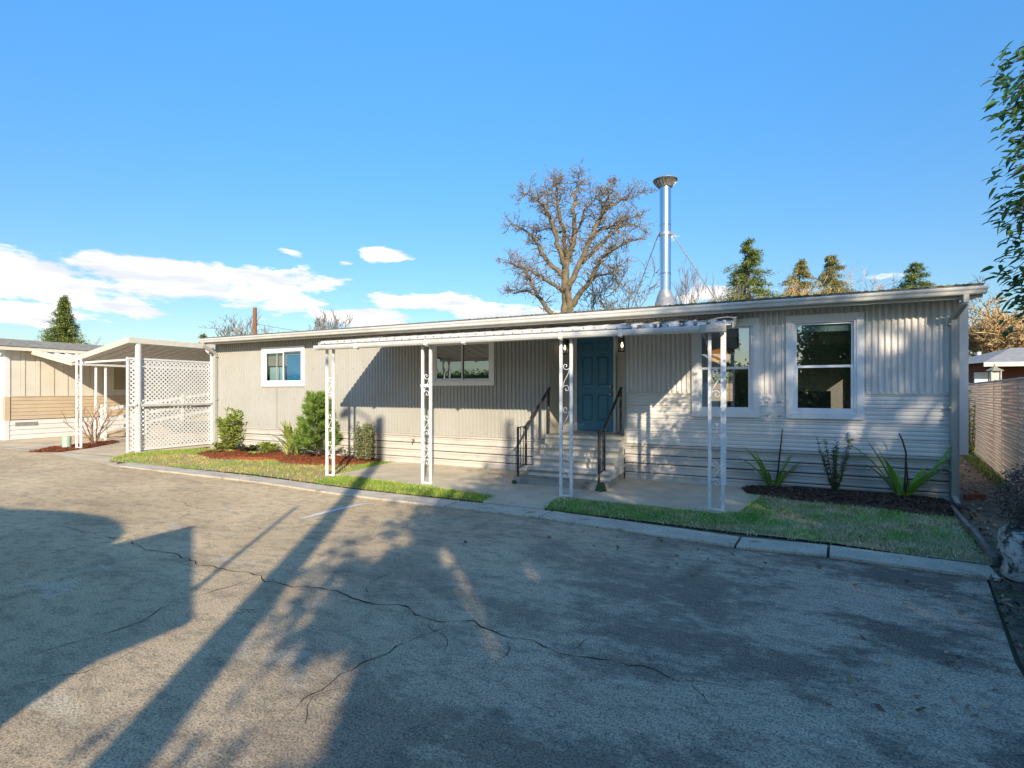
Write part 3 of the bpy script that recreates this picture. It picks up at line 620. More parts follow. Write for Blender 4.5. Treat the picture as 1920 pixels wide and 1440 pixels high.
obj('blind', MB().box(q1[0] - 0.05, 0.09, q1[3] - 0.08, q1[1] + .05, 0.12, q1[3] + 0.03), m_rollblind, w1)
obj('curtain', MB().box(q1[0] - 0.05, 0.10, q1[2] + 0.42, (q1[0] + q1[1]) / 2, 0.112, q1[3]), m_blind, w1, label='beige blind behind the left pane')
obj('curtain', MB().box(q1[0] - .05, 0.16, q1[2], (q1[0] + q1[1]) / 2 - 0.15, 0.17, q1[2] + 0.4), m_rollblind, w1)
obj('blind', MB().box(q2[0] - .05, 0.10, q2[2] + 0.42, q2[1] + .05, 0.12, q2[3] + 0.03), m_blind, w2)
obj('blind', MB().box(q3[0], 0.08, q3[3] - 0.16, q3[1], 0.10, q3[3] + 0.02), m_rollblind, w3); obj('blind', MB().box(q4[0], 0.06, q4[3] - 0.14, q4[1], 0.09, q4[3] + 0.02), m_rollblind, w4)
lam = MB().lathe((-0.55, 0.75, 2.20), [(0.19, 0), (0.18, 0.10), (0.13, 0.20), (0.02, 0.23)], 18); _b = m_orange.node_tree.nodes['Principled BSDF']; _b.inputs['Emission Color'].default_value = (1, .36, .04, 1); _b.inputs['Emission Strength'].default_value = 0.28; obj('pendant_shade', lam, m_orange, w3, smooth=True)
slat = MB().add([(-0.16, 0.09, 2.30), (0.02, 0.06, 2.36), (0.02, 0.07, 2.70), (-0.16, 0.10, 2.70)], [(0, 1, 2, 3)]); obj('blind_corner', slat, m_rollblind, w3)
# rooms behind the windows, with the back window that shows the yard fence
m_roomlight = mat('far_window_view', (0.62, 0.55, 0.34), (0.50, 0.44, 0.27), 25, 0.9, stretch=(3, 3, .2))
rooms = MB()
def room(x0, x1, y1, z0=0.8, z1=2.92):
    v = [(x0, 0.045, z0), (x1, 0.045, z0), (x1, y1, z0), (x0, y1, z0), (x0, 0.045, z1), (x1, 0.045, z1), (x1, y1, z1), (x0, y1, z1)]
    rooms.add(v, [(0, 1, 2, 3), (7, 6, 5, 4), (1, 5, 6, 2), (2, 6, 7, 3), (3, 7, 4, 0)])
room(-13.4, -8.6, 3.2); room(-8.4, -3.7, 3.4)
BW = (-1.15, -0.45, 1.30, 2.26); LIGHT_HOLE = (4.6, 6.3, 1.2, 2.35)      # back window, and an added unseen opening that lights the right-hand room
def wall_hole(mb, plane, at, lo, hi, z0, z1, h, t):
    for a, b, c, d in ((lo, h[0], z0, z1), (h[1], hi, z0, z1), (h[0], h[1], z0, h[2]), (h[0], h[1], h[3], z1)):
        if plane == 'y': mb.box(a, at, c, b, at + t, d)
        else: mb.box(at, a, c, at + t, b, d)
x0, x1, y1, z0, z1 = -2.0, 2.6, 6.85, 0.8, 2.92
rooms.add([(x0, 0.045, z0), (x1, 0.045, z0), (x1, y1, z0), (x0, y1, z0), (x0, 0.045, z1), (x1, 0.045, z1), (x1, y1, z1), (x0, y1, z1)], [(0, 1, 2, 3), (7, 6, 5, 4), (3, 7, 4, 0)])
wall_hole(rooms, 'y', y1, x0, x1, z0, z1, BW, .02); wall_hole(rooms, 'x', x1, 0.045, y1, z0, z1, LIGHT_HOLE, .02)
obj('interior_room', rooms, m_room, home)
for bx in ((-1.6, 1.2, 0.8, -1.2, 1.9, 1.55), (0.2, 2.2, 0.8, 1.4, 2.9, 1.65), (-6.0, 1.4, 0.8, -5.1, 2.4, 1.7)): obj('furniture', MB().box(*bx), m_blind, home)
obj('back_window', frame_ring(BW[0], BW[1], BW[2], BW[3], 0.05, 6.84, 7.03), m_vinyl, home)

# roof, gutter, fascia, soffit
GY, GX0, GX1 = -0.45, HX0 - 0.03, 2.88
soff = MB(); soff.box(GX0 + .01, -0.36, 2.962, GX1 - 0.02, 0.03, 2.978); obj('soffit', soff, m_soffit, home)
obj('fascia', MB().box(GX0 + .01, -0.385, 2.93, GX1 - 0.02, -0.362, 3.07), m_soffit, home)
rf = MB(); n = 60
ys = [-0.47, -0.46, 3.6, 7.2]; zs = [3.085, 3.115, 3.24, 3.115]
rf.prof_x([(-0.47, 3.078), (-0.47, 3.108), (3.6, 3.20), (7.4, 3.105), (7.4, 3.06), (-0.39, 3.074)], GX0 + 0.005, GX1 - 0.04); roof = obj('roof', rf, m_shingle, home)
gp = [(GY + 0.06, 3.07), (GY - 0.045, 3.075), (GY - 0.058, 3.062), (GY - 0.052, 3.04), (GY - 0.034, 3.02), (GY - 0.022, 2.985), (GY - 0.01, 2.972), (GY + 0.06, 2.972)]
obj('gutter', MB().prof_x(gp, GX0, GX1), m_gutter, home)
# moss on the roof edge
mv, mf = [], []
def mossclump(cx, cy, cz, r):
    b = len(mv); k = 6
    for j in range(k):
        a = 2 * math.pi * j / k; q = r * random.uniform(0.7, 1.3); mv.append((cx + q * math.cos(a) * 1.6, cy + q * math.sin(a) * 0.8, cz))
    mv.append((cx, cy, cz + r * random.uniform(0.3, 0.9)))
    for j in range(k): mf.append((b + j, b + (j + 1) % k, b + k))
for i in range(2600):
    x = random.uniform(-6.5, 2.82); amt = np.interp(x, [-6.5, -4, -1, 2.8], [0.25, 0.8, 1, 1.2])
    if random.random() < amt: mossclump(x, random.uniform(-0.47, -0.25), 3.105, random.uniform(0.012, 0.034) * np.interp(x, [-6, 0, 2.8], [0.7, 1, 1.25]))
obj('roof_moss', (mv, mf), m_moss, home, kind='stuff')
# downspouts
def downspout(x, label=None):
    mb = MB()
    mb.bar((x + 0.03, GY + 0.02, 2.975), (x + 0.03, GY + 0.02, 2.86), 0.085, 0.065, (1, 0, 0)); mb.bar((x + 0.03, GY + 0.02, 2.88), (x, -0.07, 2.70), 0.085, 0.065, (1, 0, 0)); mb.bar((x, -0.07, 2.72), (x, -0.07, 0.10), 0.085, 0.065, (1, 0, 0)); mb.bar((x, -0.07, 0.12), (x + 0.01, -0.22, 0.03), 0.085, 0.065, (1, 0, 0))
    d = obj('downspout', mb, m_siding, home, bevel=0.008)
    for zz in (2.6, 1.4, 0.5): obj('strap', MB().box(x - 0.055, -0.108, zz, x + 0.055, -0.03, zz + 0.025), m_siding, d)
downspout(2.63); downspout(-13.64)
# bump-out on the end wall, end walls, back wall
obj('end_bump_out', MB().box(HX1 + 0.02, 0.25, 0.70, 2.90, 3.4, WT), m_siding2, home, bevel=0.006)
sh_ = MB(); wall_hole(sh_, 'x', HX1 - 0.02, 0.03, 7.0, 0.0, WT, LIGHT_HOLE, .032); obj('end_wall', sh_, m_siding2, home)
obj('end_wall', MB().box(HX0 - 0.012, 0.03, 0.0, HX0 + 0.02, 7.0, WT), m_siding, home)
sh_ = MB(); wall_hole(sh_, 'y', 6.98, HX0 + .021, HX1 - .021, 0.0, WT, BW, .02); obj('back_wall', sh_, m_siding2, home)
# small fittings on the wall
obj('outlet_box', MB().box(1.36, -0.075, 0.90, 1.46, -0.02, 1.01).box(1.375, -0.085, 0.92, 1.445, -0.074, 0.99), m_siding2, home, bevel=0.004)
p = P(958, 791, -0.03); obj('outlet_cover', MB().box(p.x - 0.04, -0.034, p.z - 0.06, p.x + 0.04, -0.016, p.z + 0.06).box(p.x - 0.02, -0.038, p.z + 0.012, p.x + 0.02, -0.033, p.z + 0.035).box(p.x - 0.02, -0.038, p.z - 0.035, p.x + 0.02, -0.033, p.z - 0.012), m_siding, home)
p = P(1271, 796, -0.03); obj('vent_cap', MB().tube([(p.x, 0, p.z), (p.x, -0.035, p.z), (p.x, -0.04, p.z)], [0.055, 0.055, 0.045], 16), m_siding2, home)
p = P(777, 827, -0.02); fc = MB(); fc.tube([(p.x, 0, p.z), (p.x, -0.08, p.z), (p.x, -0.11, p.z - 0.04)], 0.012, 8); fc.tube([(p.x - .03, -0.06, p.z + 0.04), (p.x + .03, -0.06, p.z + 0.04)], 0.008, 6); obj('garden_tap', fc, mat('old_brass', (0.3, 0.2, 0.08), None, rough=0.4, metal=1), home)

# stove chimney
CX, CY = -1.58, 1.2
ch = obj('chimney', MB().lathe((CX, CY, 0), [(0.112, 3.2), (0.112, 5.77)], 28), m_steel, home, smooth=True, label='tall shiny stainless steel stove chimney')
bands_ = MB()
for zz in (4.02, 5.0): obj('pipe_joint', MB().lathe((CX, CY, zz), [(0.112, -0.012), (0.117, -0.010), (0.117, 0.010), (0.112, 0.012)], 28), m_steel, ch, smooth=True)
obj('brace_band', MB().lathe((CX, CY, 4.82), [(0.113, -0.03), (0.126, -0.03), (0.126, 0.03), (0.113, 0.03)], 28).box(CX - 0.16, CY - 0.012, 4.80, CX - 0.12, CY + 0.012, 4.83).box(CX + 0.12, CY - 0.012, 4.80, CX + 0.16, CY + 0.012, 4.83), m_galv, ch)
obj('flashing_cone', MB().lathe((CX, CY, 0), [(0.30, 3.16), (0.215, 3.3), (0.195, 3.46), (0.18, 3.47), (0.165, 3.55), (0.118, 3.66), (0.112, 3.68)], 28), m_galv, ch, smooth=True)
m_cap = mat('sooty_cap', (0.13, 0.12, 0.105), (0.30, 0.28, 0.25), 14, 0.5, 0.1, 40, metal=0.4)
cap = MB().lathe((CX, CY, 0), [(0.114, 5.76), (0.135, 5.765), (0.15, 5.80), (0.19, 5.86), (0.24, 5.90), (0.242, 5.915), (0.20, 5.93), (0.05, 5.95), (0.001, 5.952)], 28)
obj('chimney_cap', cap, m_cap, ch)
ribs = MB()
for k in range(20):
    a = 2 * math.pi * k / 20; ribs.bar((CX + .153 * math.cos(a), CY + .153 * math.sin(a), 5.795), (CX + .215 * math.cos(a), CY + .215 * math.sin(a), 5.875), 0.008, 0.012)
obj('cap_ribs', ribs, m_galv, ch, kind='stuff')
for (px, py, Y) in ((1172, 590, 2.2), (1364, 575, 2.0)):
    e = P(px, py, Y); e.z = 3.17; sx = -0.14 if px < 1247 else 0.14; obj('brace_rod', MB().tube([(CX + sx, CY, 4.815), e], 0.011, 6), m_galv, ch)

# ------------------------------------------------------------------ porch awning
aw = thing('porch_awning', 'flat white metal porch awning on four scroll posts', 'awning', (-3.9, -2.05, 0.0))
AX0, AX1, AY = -7.55, -0.22, -2.12
def az_top(y): return 2.86 + (2.535 - 2.86) * (y / AY)
k = 0; x = AX0; PW = 0.305
while x < AX1 - 0.02:
    x1 = min(x + PW, AX1); mb = MB(); pr = [(x + 0.004, 0.05), (x + 0.02, 0.0), (x1 - 0.02, 0.0), (x1 - 0.004, 0.05)]
    crump = 0.0
    for (ya, yb) in ((-0.02, AY - 0.06),):
        vs = []
        for y in (ya, yb):
            for (px_, dz) in pr: vs.append((px_, y, az_top(y) + dz - 0.01))
        for y in (ya, yb):
            for (px_, dz) in pr: vs.append((px_, y, az_top(y) + dz + 0.002))
        mb.add(vs, [(0, 1, 5, 4), (1, 2, 6, 5), (2, 3, 7, 6), (8, 12, 13, 9), (9, 13, 14, 10), (10, 14, 15, 11), (4, 5, 13, 12), (5, 6, 14, 13), (6, 7, 15, 14)])
    obj('roof_pan', mb, m_oldwhite, aw); x += PW; k += 1
# perforated front lip
lip = MB(); L0, L1 = AX0 + 0.08, -1.55
lip.prof_x([(AY - 0.06, 2.532), (AY - 0.085, 2.545), (AY - 0.062, 2.602), (AY - 0.02, 2.612), (AY - 0.03, 2.60)], L0, L1); obj('front_lip', lip, m_oldwhite, aw)
scr = MB(); x = L0 + 0.12
while x < L1 - 0.05:
    zz = 2.558 if int(x * 10) % 2 else 2.578; scr.tube([(x, AY - 0.07, zz), (x, AY - 0.092, zz - 0.002)], 0.007, 6); x += 0.165
obj('lip_screws', scr, m_iron, aw, kind='stuff')
m_crump = mat('crumpled_metal', (0.55, 0.52, 0.50), (0.30, 0.26, 0.26), 9, 0.35, 0.4, 20, metal=0.4)
x = -1.55
while x < AX1 - 0.1:                         # bent open pan ends at the damaged end
    mb = MB(); w = random.uniform(0.06, 0.12); z0 = 2.528 + random.uniform(-.004, .006); z1 = z0 + random.uniform(0.035, 0.06)
    mb.tube([(x, AY - 0.03, (z0 + z1) / 2), (x, AY - 0.085, (z0 + z1) / 2), (x + 0.01, AY - 0.10, (z0 + z1) / 2 - .004)], [(z1 - z0) / 2, (z1 - z0) / 2, 0.014], 8); obj('bent_pan_end', mb, m_crump, aw); x += w + random.uniform(0.05, 0.08)
n = 12; mb = MB(); vs = []
for i in range(n + 1):
    xx = -1.62 + (AX1 + 1.66) * i / n; lift = 0.018 * math.sin(i * 1.3) + 0.012 * i / n
    vs += [(xx, AY - 0.09, 2.588 + lift), (xx, AY + 0.05, 2.60 + lift), (xx, AY + 0.05, 2.606 + lift), (xx, AY - 0.09, 2.594 + lift)]
fs = []
for i in range(n):
    for j in range(4): fs.append((i * 4 + j, i * 4 + (j + 1) % 4, i * 4 + 4 + (j + 1) % 4, i * 4 + 4 + j))
mb.add(vs, fs); obj('bent_edge_sheet', mb, m_crump, aw)
# gutter beam
ag = [(AY + 0.0, 2.525), (AY - 0.105, 2.520), (AY - 0.118, 2.505), (AY - 0.112, 2.47), (AY - 0.096, 2.445), (AY - 0.02, 2.437), (AY + 0.0, 2.44)]
obj('awning_gutter', MB().prof_x(ag, AX0 - 0.06, -0.62), m_gutter, aw)
obj('gutter_end', MB().box(-0.622, AY - 0.128, 2.425, -0.30, AY + 0.005, 2.532), m_galv, aw, bevel=0.006)
for xx in (-5.05, -4.3, -2.62, -1.72, -6.6): obj('gutter_clip', MB().box(xx, AY - 0.126, 2.43, xx + 0.06, AY - 0.09, 2.527).box(xx + .02, AY - 0.11, 2.415, xx + 0.05, AY - .03, 2.44), m_gutter, aw)
rk = MB(); 
for xx in (AX0, AX1):
    rk.bar((xx, -0.03, az_top(-0.03) + 0.01), (xx, AY - 0.02, az_top(AY) + 0.005), 0.02, 0.115)
obj('rake_edge', rk, m_galv, aw)
obj('wall_rail', MB().box(AX0, -0.05, 2.80, AX1, -0.022, 2.90), m_siding, aw)
def scroll_mesh(w, h, flip):
    pts = []; r0 = w * 0.50
    n = 26
    for i in range(n + 1):                    # upper spiral, from its eye outward
        t = i / n; a = -0.5 * math.pi + 3.6 * math.pi * (1 - t); r = r0 * (0.18 + 0.82 * t)
        pts.append((r * math.cos(a), h / 2 - r0 + r * math.sin(a)))
    a_end = pts[-1]
    up = pts[::1]
    lo = [(-x, -z) for x, z in reversed(up)]
    return up, lo
def scroll_pts(w, h):
    r0 = w / 2; out = []; n = 30
    c = h / 2 - r0
    for i in range(n + 1):
        t = i / n; ang = math.pi * (-2.25 + 2.25 * t); r = r0 * (0.10 + 0.90 * t ** 0.75); out.append((r * math.cos(ang) - (r0 - r) * 0.18, c + r * math.sin(ang)))
    # out ends at (r0, c): the right side; swing down to the left side of the lower spiral
    mid = [(r0 * math.cos(math.pi * t), (c) * (1 - 2 * t)) for t in (0.15, 0.3, 0.42, 0.5, 0.58, 0.7, 0.85)]
    low = [(-x, -z) for x, z in reversed(out)]
    return out + mid + low
def post(x, y, zb, zt, first):
    w = 0.165; 
    pm = MB(); c = 0.0215
    dz = zt - zb
    for sx in (-w / 2, w / 2): pm.box(x + sx - c, y - c, zb, x + sx + c, y + c, zt)
    pm.box(x - w / 2 + c, y - c * .9, zb + 0.004, x + w / 2 - c, y + c * .9, zb + 0.03)
    if first == 1: pm.box(x - w / 2 - 0.03, y - c - 0.006, zb + 1.68, x + w / 2 - 0.0, y - c + 0.004, zb + 1.735)
    if first == 3: pm.box(x + w / 2 - c - .006, y - c - .005, zb + .36, x + w / 2 + c + .02, y - c + .003, zt)
    p = obj('post', pm, m_post, aw, bevel=0.004, label=['post at the far left end of the awning', 'post with a clamp across its upper part', 'post in front of the blue door', 'post at the damaged right awning end'][first])
    for zc in (0.40, 0.98, 1.98) if first != 2 else (0.55, 1.28, 1.90):
        pass
    cs = [(0.50, 0.38, 1), (1.02, 0.38, 1), (1.72, 0.42, 1)] if first != 2 else [(0.48, 0.42, 1), (1.18, 0.42, 1), (1.82, 0.46, 1)]
    for zc, hh, f in cs:
        pts = [(x + a, y, zb + zc + b) for a, b in scroll_pts(w - 2 * c - 0.004, hh)]
        obj('scroll', MB().tube(pts, 0.0065, 6), m_post, p, smooth=True)
posts = [(-7.36, 0), (-5.12, 1), (-2.56, 2), (-0.43, 3)]
for x, i in posts: post(x, -2.05, 0.01 if i in (0,) else 0.034, 2.445, i)

# ------------------------------------------------------------------ entry steps and handrails
st = thing('entry_steps', 'weathered concrete entry steps leading up to the blue door', 'steps', (-2.9, -0.7, 0.0))
SX0, SX1 = -3.614, -2.126
lv = [(0.15, -1.37, -3.76, -2.13), (0.30, -1.14, SX0, SX1), (0.465, -0.87, SX0, SX1), (0.635, -0.60, SX0, SX1), (0.81, -0.33, SX0, SX1)]
prev = 0.02
for i, (zt, yf, a, b) in enumerate(lv):
    yb = -0.04 if i < 4 else 0.37
    mb = MB()
    if i == 0: mb.box(a, yf, 0.02, b, yb, zt)
    else: mb.prof_x([(yf + 0.045, prev), (yf + 0.07, prev + 0.05), (yf + 0.055, zt - 0.085), (yf + 0.02, zt - 0.06), (yf, zt - 0.045), (yf, zt - 0.008), (yf + 0.01, zt), (yb, zt), (yb, prev)][::-1], a, b)
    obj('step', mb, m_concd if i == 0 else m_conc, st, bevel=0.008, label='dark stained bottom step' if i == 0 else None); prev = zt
nos = MB()
for i, (zt, yf, a, b) in enumerate(lv[1:]): nos.box(b - 0.012, yf - 0.006, zt - 0.05, b + 0.02, -0.045, zt + 0.002)
obj('step_side_moulding', nos, m_conc, st, bevel=0.006)
m_green = mat('green_moss_pad', (0.015, 0.06, 0.028), (0.05, 0.055, 0.025), 20, 0.9, 0.8, 50)
mb = MB(); mb.lathe((-2.20, -1.38, 0.035), [(0.10, 0), (0.085, 0.03), (0.07, 0.09), (0.05, 0.13), (0.001, 0.135)], 5); obj('moss_patch', mb, m_green, st, smooth=True)
mb = MB(); mb.lathe((-3.75, -1.36, 0.034), [(0.05, 0), (0.055, 0.02), (0.04, 0.05), (0.001, 0.06)], 9); obj('moss_patch', mb, m_green, st, smooth=True)
def handrail(x, label, xt):
    hr = thing('handrail', label, 'handrail', (x, -0.7, 0.15), 'handrails on the entry steps')
    c = 0.017; p = MB(); p.box(x - c, -1.33 - c, 0.15, x + c, -1.33 + c, 1.02); obj('newel_post', p, m_iron, hr, bevel=0.003)
    p = MB(); p.box(x - c, -0.98 - c, 0.30, x + c, -0.98 + c, 1.02); obj('newel_post', p, m_iron, hr, bevel=0.003)
    p = MB(); p.bar((x, -1.33, 1.01), (x, -0.97, 1.01), 0.03, 0.014); p.bar((x, -1.33, 0.30), (x, -0.97, 0.33), 0.026, 0.012); obj('cross_bar', p, m_iron, hr)
    for k in (1, 2):
        y = -1.33 + 0.117 * k; tw = MB(); pts = [(x + 0.003 * math.cos(j * 1.5), y + 0.003 * math.sin(j * 1.5), 0.30 + 0.71 * j / 24) for j in range(25)]; tw.tube(pts, [0.006 + 0.0025 * (j % 2) for j in range(25)], 5); obj('baluster', tw, m_iron, hr)
    p = MB(); p.bar((x, -1.03, 0.98), (xt, -0.03, 1.72), 0.045, 0.026); p.bar((x, -1.03, 0.955), (xt, -0.03, 1.695), 0.022, 0.03); obj('hand_bar', p, m_iron, hr, bevel=0.004)
    p = MB(); p.box(xt - 0.02, -0.12, 0.80, xt + 0.02, -0.085, 1.65); obj('upper_post', p, m_iron, hr, bevel=0.003)
handrail(-3.70, 'worn iron handrail on the left side of the steps', -3.60); handrail(-2.25, 'worn iron handrail on the mossy right side of the steps', -2.18)

# ------------------------------------------------------------------ carport with lattice screen
cp = thing('carport', 'white metal carport with a sloping ribbed roof at the end of the home', 'carport', (-16.4, 0.5, 0.0))
KX0, KX1, KY0, KY1 = -17.9, -15.02, -1.55, 4.6
def kz(x): return 2.52 + (2.99 - 2.52) * (x - KX0) / (KX1 - KX0)
y = KY0 + 0.04
while y < KY1 - 0.05:
    mb = MB(); w = 0.30; pr = [(0.0, 0.085), (0.05, 0.0), (w - 0.05, 0.0), (w, 0.085)]
    vs = [(xx, y + a, kz(xx) + b - 0.02) for xx in (KX0 + .03, KX1 - .03) for a, b in pr] + [(xx, y + a, kz(xx) + b - 0.016) for xx in (KX0 + .03, KX1 - .03) for a, b in pr]
    mb.add(vs, [(0, 4, 5, 1), (1, 5, 6, 2), (2, 6, 7, 3), (8, 9, 13, 12), (9, 10, 14, 13), (10, 11, 15, 14)]); obj('roof_pan', mb, m_oldwhite, cp); y += w
m_cream = mat('cream_metal', (0.60, 0.56, 0.47), (0.52, 0.48, 0.40), 6, 0.5)
obj('front_fascia', MB().bar((KX0, KY0, kz(KX0) + .02), (KX1, KY0, kz(KX1) + .02), 0.03, 0.15), m_cream, cp, bevel=0.004)
obj('side_fascia', MB().bar((KX1, KY0 - 0.016, kz(KX1) + .02), (KX1, KY1, kz(KX1) + .02), 0.03, 0.15), m_cream, cp, bevel=0.004)
obj('low_gutter', MB().bar((KX0, KY0 + 0.016, kz(KX0) - 0.01), (KX0, KY1, kz(KX0) - 0.01), 0.09, 0.09), m_cream, cp, bevel=0.01)
for y_ in (-1.30, 0.80):
    z1 = kz(KX1 - 0.06) - 0.025
    mb = MB(); mb.box(-15.10, y_ - 0.055, 0.0, -15.02, y_ + 0.055, z1); mb.box(-15.017, y_ - 0.03, 0.0, -15.009, y_ + 0.03, z1 - 0.02)
    obj('post', mb, m_white, cp, bevel=0.006)
mb = MB()
for sx in (-17.50, -17.27): mb.box(sx - 0.022, -1.62, 0.0, sx + 0.022, -1.576, kz(sx) - 0.02)
mb.box(-17.478, -1.615, 0.02, -17.292, -1.58, 0.05); mb.box(-17.478, -1.615, 0.42, -17.292, -1.58, 0.44)
pp = obj('scroll_post', mb, m_post, cp, bevel=0.004)
for zc in (1.95, 1.25): obj('scroll', MB().tube([(-17.385 + a, -1.6, zc + b) for a, b in scroll_pts(0.18, 0.40)], 0.006, 6), m_post, pp, smooth=True)
obj('cross_beam', MB().bar((KX0 + .05, -1.50, 2.46), (KX1 - .15, -1.42, 2.50), 0.04, 0.05), m_white, cp)
obj('elbow_pipe', MB().tube([(-14.98, 0.75, 2.93), (-14.5, 0.35, 2.86), (-14.05, -0.05, 2.80), (-13.75, -0.1, 2.66)], 0.045, 8), m_cream, cp, smooth=True)
lat_x = -15.12; LY0, LY1 = -1.50, 0.86
def lattice(z0, z1):                                # two layers of diagonal slats clipped to a rectangle
    mb = MB(); step = 0.118; sw = 0.040
    for lay, sg in ((0, 1), (1, -1)):
        x = lat_x + lay * 0.008; c = (LY0 if sg > 0 else LY0) - (z1 - z0)
        s = (z0 - LY0 - (LY1 - LY0) - (z1 - z0)) if False else 0
        lo = -(z1 - z0) ; hi = (LY1 - LY0) + 0.0
        k = lo
        while k < hi + (0 if sg > 0 else 0):
            # slat centre line: y = LY0 + k + t, z = z0 + t (sg > 0) or mirrored
            t0 = max(0, -k); t1 = min(z1 - z0, (LY1 - LY0) - k)
            if t1 - t0 > 0.03:
                ya, yb = LY0 + k + t0, LY0 + k + t1; za, zb = z0 + t0, z0 + t1
                if sg < 0: ya, yb = LY0 + LY1 - ya, LY0 + LY1 - yb
                hw = sw * 0.7071
                mb.add([(x, ya - hw, za), (x, ya + hw, za), (x, yb + hw, zb), (x, yb - hw, zb), (x + 0.006, ya - hw, za), (x + 0.006, ya + hw, za), (x + 0.006, yb + hw, zb), (x + 0.006, yb - hw, zb)],
                       [(0, 1, 2, 3), (4, 7, 6, 5), (0, 4, 5, 1), (1, 5, 6, 2), (2, 6, 7, 3), (3, 7, 4, 0)])
            k += step
    return mb
scr_ = thing('lattice_screen', 'white diagonal lattice privacy screen between the carport posts', 'lattice screen', (lat_x, -0.3, 0.0))
obj('lattice_panel', lattice(1.30, 2.50), m_white, scr_, kind='stuff'); obj('lattice_panel', lattice(0.06, 1.24), m_white, scr_, kind='stuff')
for z0, z1, dx in ((2.50, 2.55, 0.0), (1.24, 1.30, 0.03), (0.02, 0.07, 0.0)): obj('rail', MB().box(lat_x - 0.02, LY0 - .03, z0, lat_x + 0.028 + dx, LY1 + .03, z1), m_white, scr_, bevel=0.003)
obj('edge_stile', MB().box(lat_x - 0.02, LY0 - 0.055, 0.0, lat_x + 0.03, LY0 - 0.005, 2.56), m_white, scr_, bevel=0.003)
obj('mid_ledge', MB().box(lat_x + 0.058, LY0 + 0.1, 1.225, lat_x + 0.10, LY1, 1.29), m_oldwhite, scr_)

# ------------------------------------------------------------------ neighbouring home on the left
NX, NY = -22.5, -1.35
nb = thing('neighbor_home', 'neighbouring mobile home with cream panels, tan siding and white skirting', 'mobile home', (-24.5, 4.0, 0.0))
m_ncream = mat('neighbor_cream', (0.66, 0.61, 0.52), (0.58, 0.535, 0.455), 1.5, 0.5)
m_ntan = mat('neighbor_tan', (0.52, 0.41, 0.28), (0.47, 0.37, 0.255), 2, 0.55)
m_nroof = mat('neighbor_shingle', (0.40, 0.37, 0.33), (0.25, 0.23, 0.20), 7, 0.9, 0.6, 60, spots=[((0.14, 0.13, 0.11), 9, 0.58, 0.7)])
NE = 12.0
y = NY + 0.12
while y < NE:
    mb = MB(); y1 = y + 0.40
    mb.box(NX - 0.02, y, 1.45, NX, y + 0.275, 3.06); mb.box(NX - 0.02, y + 0.285, 1.45, NX + 0.018, y1 - 0.01, 3.06); obj('wall_panel', mb, m_ncream, nb); y = y1
obj('wall_backing', MB().box(NX - 0.05, NY + 0.05, 0.0, NX - 0.021, NE, 3.1), mat('shadow_gap', (0.22, 0.19, 0.15)), nb)
for i in range(6): obj('siding_board', MB().prof_x([(0, 0), (-0.016, 0.004), (-0.004, 0.122), (0, 0.122)], 0, NE - NY - 0.2), m_ntan, nb).matrix_local = Matrix.Translation((NX - nb.location.x, NY + 0.15 - nb.location.y, 0.68 + 0.128 * i)) @ Matrix.Rotation(R(90), 4, 'Z') @ Matrix.Translation(nb.location) 
for i in range(4): obj('skirt_board', MB().prof_x([(0, 0), (-0.016, 0.004), (-0.004, 0.158), (0, 0.158)], 0, NE - NY - 0.1), m_white, nb).matrix_local = Matrix.Translation((NX - nb.location.x, NY + 0.1 - nb.location.y, 0.0 + 0.166 * i)) @ Matrix.Rotation(R(90), 4, 'Z') @ Matrix.Translation(nb.location)
obj('belt_trim', MB().box(NX - 0.02, NY, 1.447, NX + 0.022, NE, 1.475), m_ntan, nb)
obj('corner_post', MB().box(NX - 0.12, NY - 0.012, 0.66, NX + 0.025, NY + 0.12, 1.45), m_ntan, nb); obj('corner_post', MB().box(NX - 0.12, NY - 0.012, 1.452, NX + 0.025, NY + 0.12, 3.06), m_white, nb); obj('corner_post', MB().box(NX - 0.1, NY - 0.012, 0.0, NX + 0.022, NY + 0.1, 0.658), m_white, nb)
obj('end_wall', MB().box(NX - 4.2, NY, 0.0, NX - 0.12, NY + 0.04, 0.66), m_white, nb); obj('end_wall', MB().box(NX - 4.2, NY + 0.003, 0.662, NX - 0.12, NY + 0.04, 1.45), m_ncream, nb); obj('end_wall', MB().box(NX - 4.2, NY, 1.452, NX - 0.12, NY + 0.04, 3.06), m_white, nb)
obj('skirt_vent', MB().box(NX, NY + 0.25, 0.46, NX + 0.022, NY + 0.85, 0.585), m_galv, nb)
obj('neighbor_window', MB().box(NX, 1.75, 1.62, NX + 0.03, 2.55, 2.62), m_panel, nb); obj('pane', MB().box(NX + 0.031, 1.82, 1.70, NX + 0.036, 2.48, 2.55), mat('drawn_shade', (0.33, 0.29, 0.17), (0.28, 0.25, 0.15), 8, 0.5), nb)
rm = MB(); e0, e1 = NY - 0.45, NE + 0.3
rm.add([(NX + 0.40, e0, 3.14), (NX + 0.40, e1, 3.14), (NX - 2.1, e1, 3.56), (NX - 2.1, e0, 3.56), (NX - 4.7, e0, 3.10), (NX - 4.7, e1, 3.10)] + [(NX + 0.40, e0, 3.10), (NX + 0.40, e1, 3.10), (NX - 2.1, e1, 3.50), (NX - 2.1, e0, 3.50)], [(0, 1, 2, 3), (3, 2, 5, 4), (6, 9, 8, 7), (0, 6, 7, 1), (0, 3, 9, 6)])
obj('shingle_roof', rm, m_nroof, nb)
obj('eave_fascia', MB().box(NX + 0.38, e0, 3.0, NX + 0.40, e1, 3.10), m_panel, nb); obj('soffit', MB().box(NX - 0.1, e0 + 0.02, 3.02, NX + 0.378, e1, 3.035), m_soffit, nb)
sh = MB()
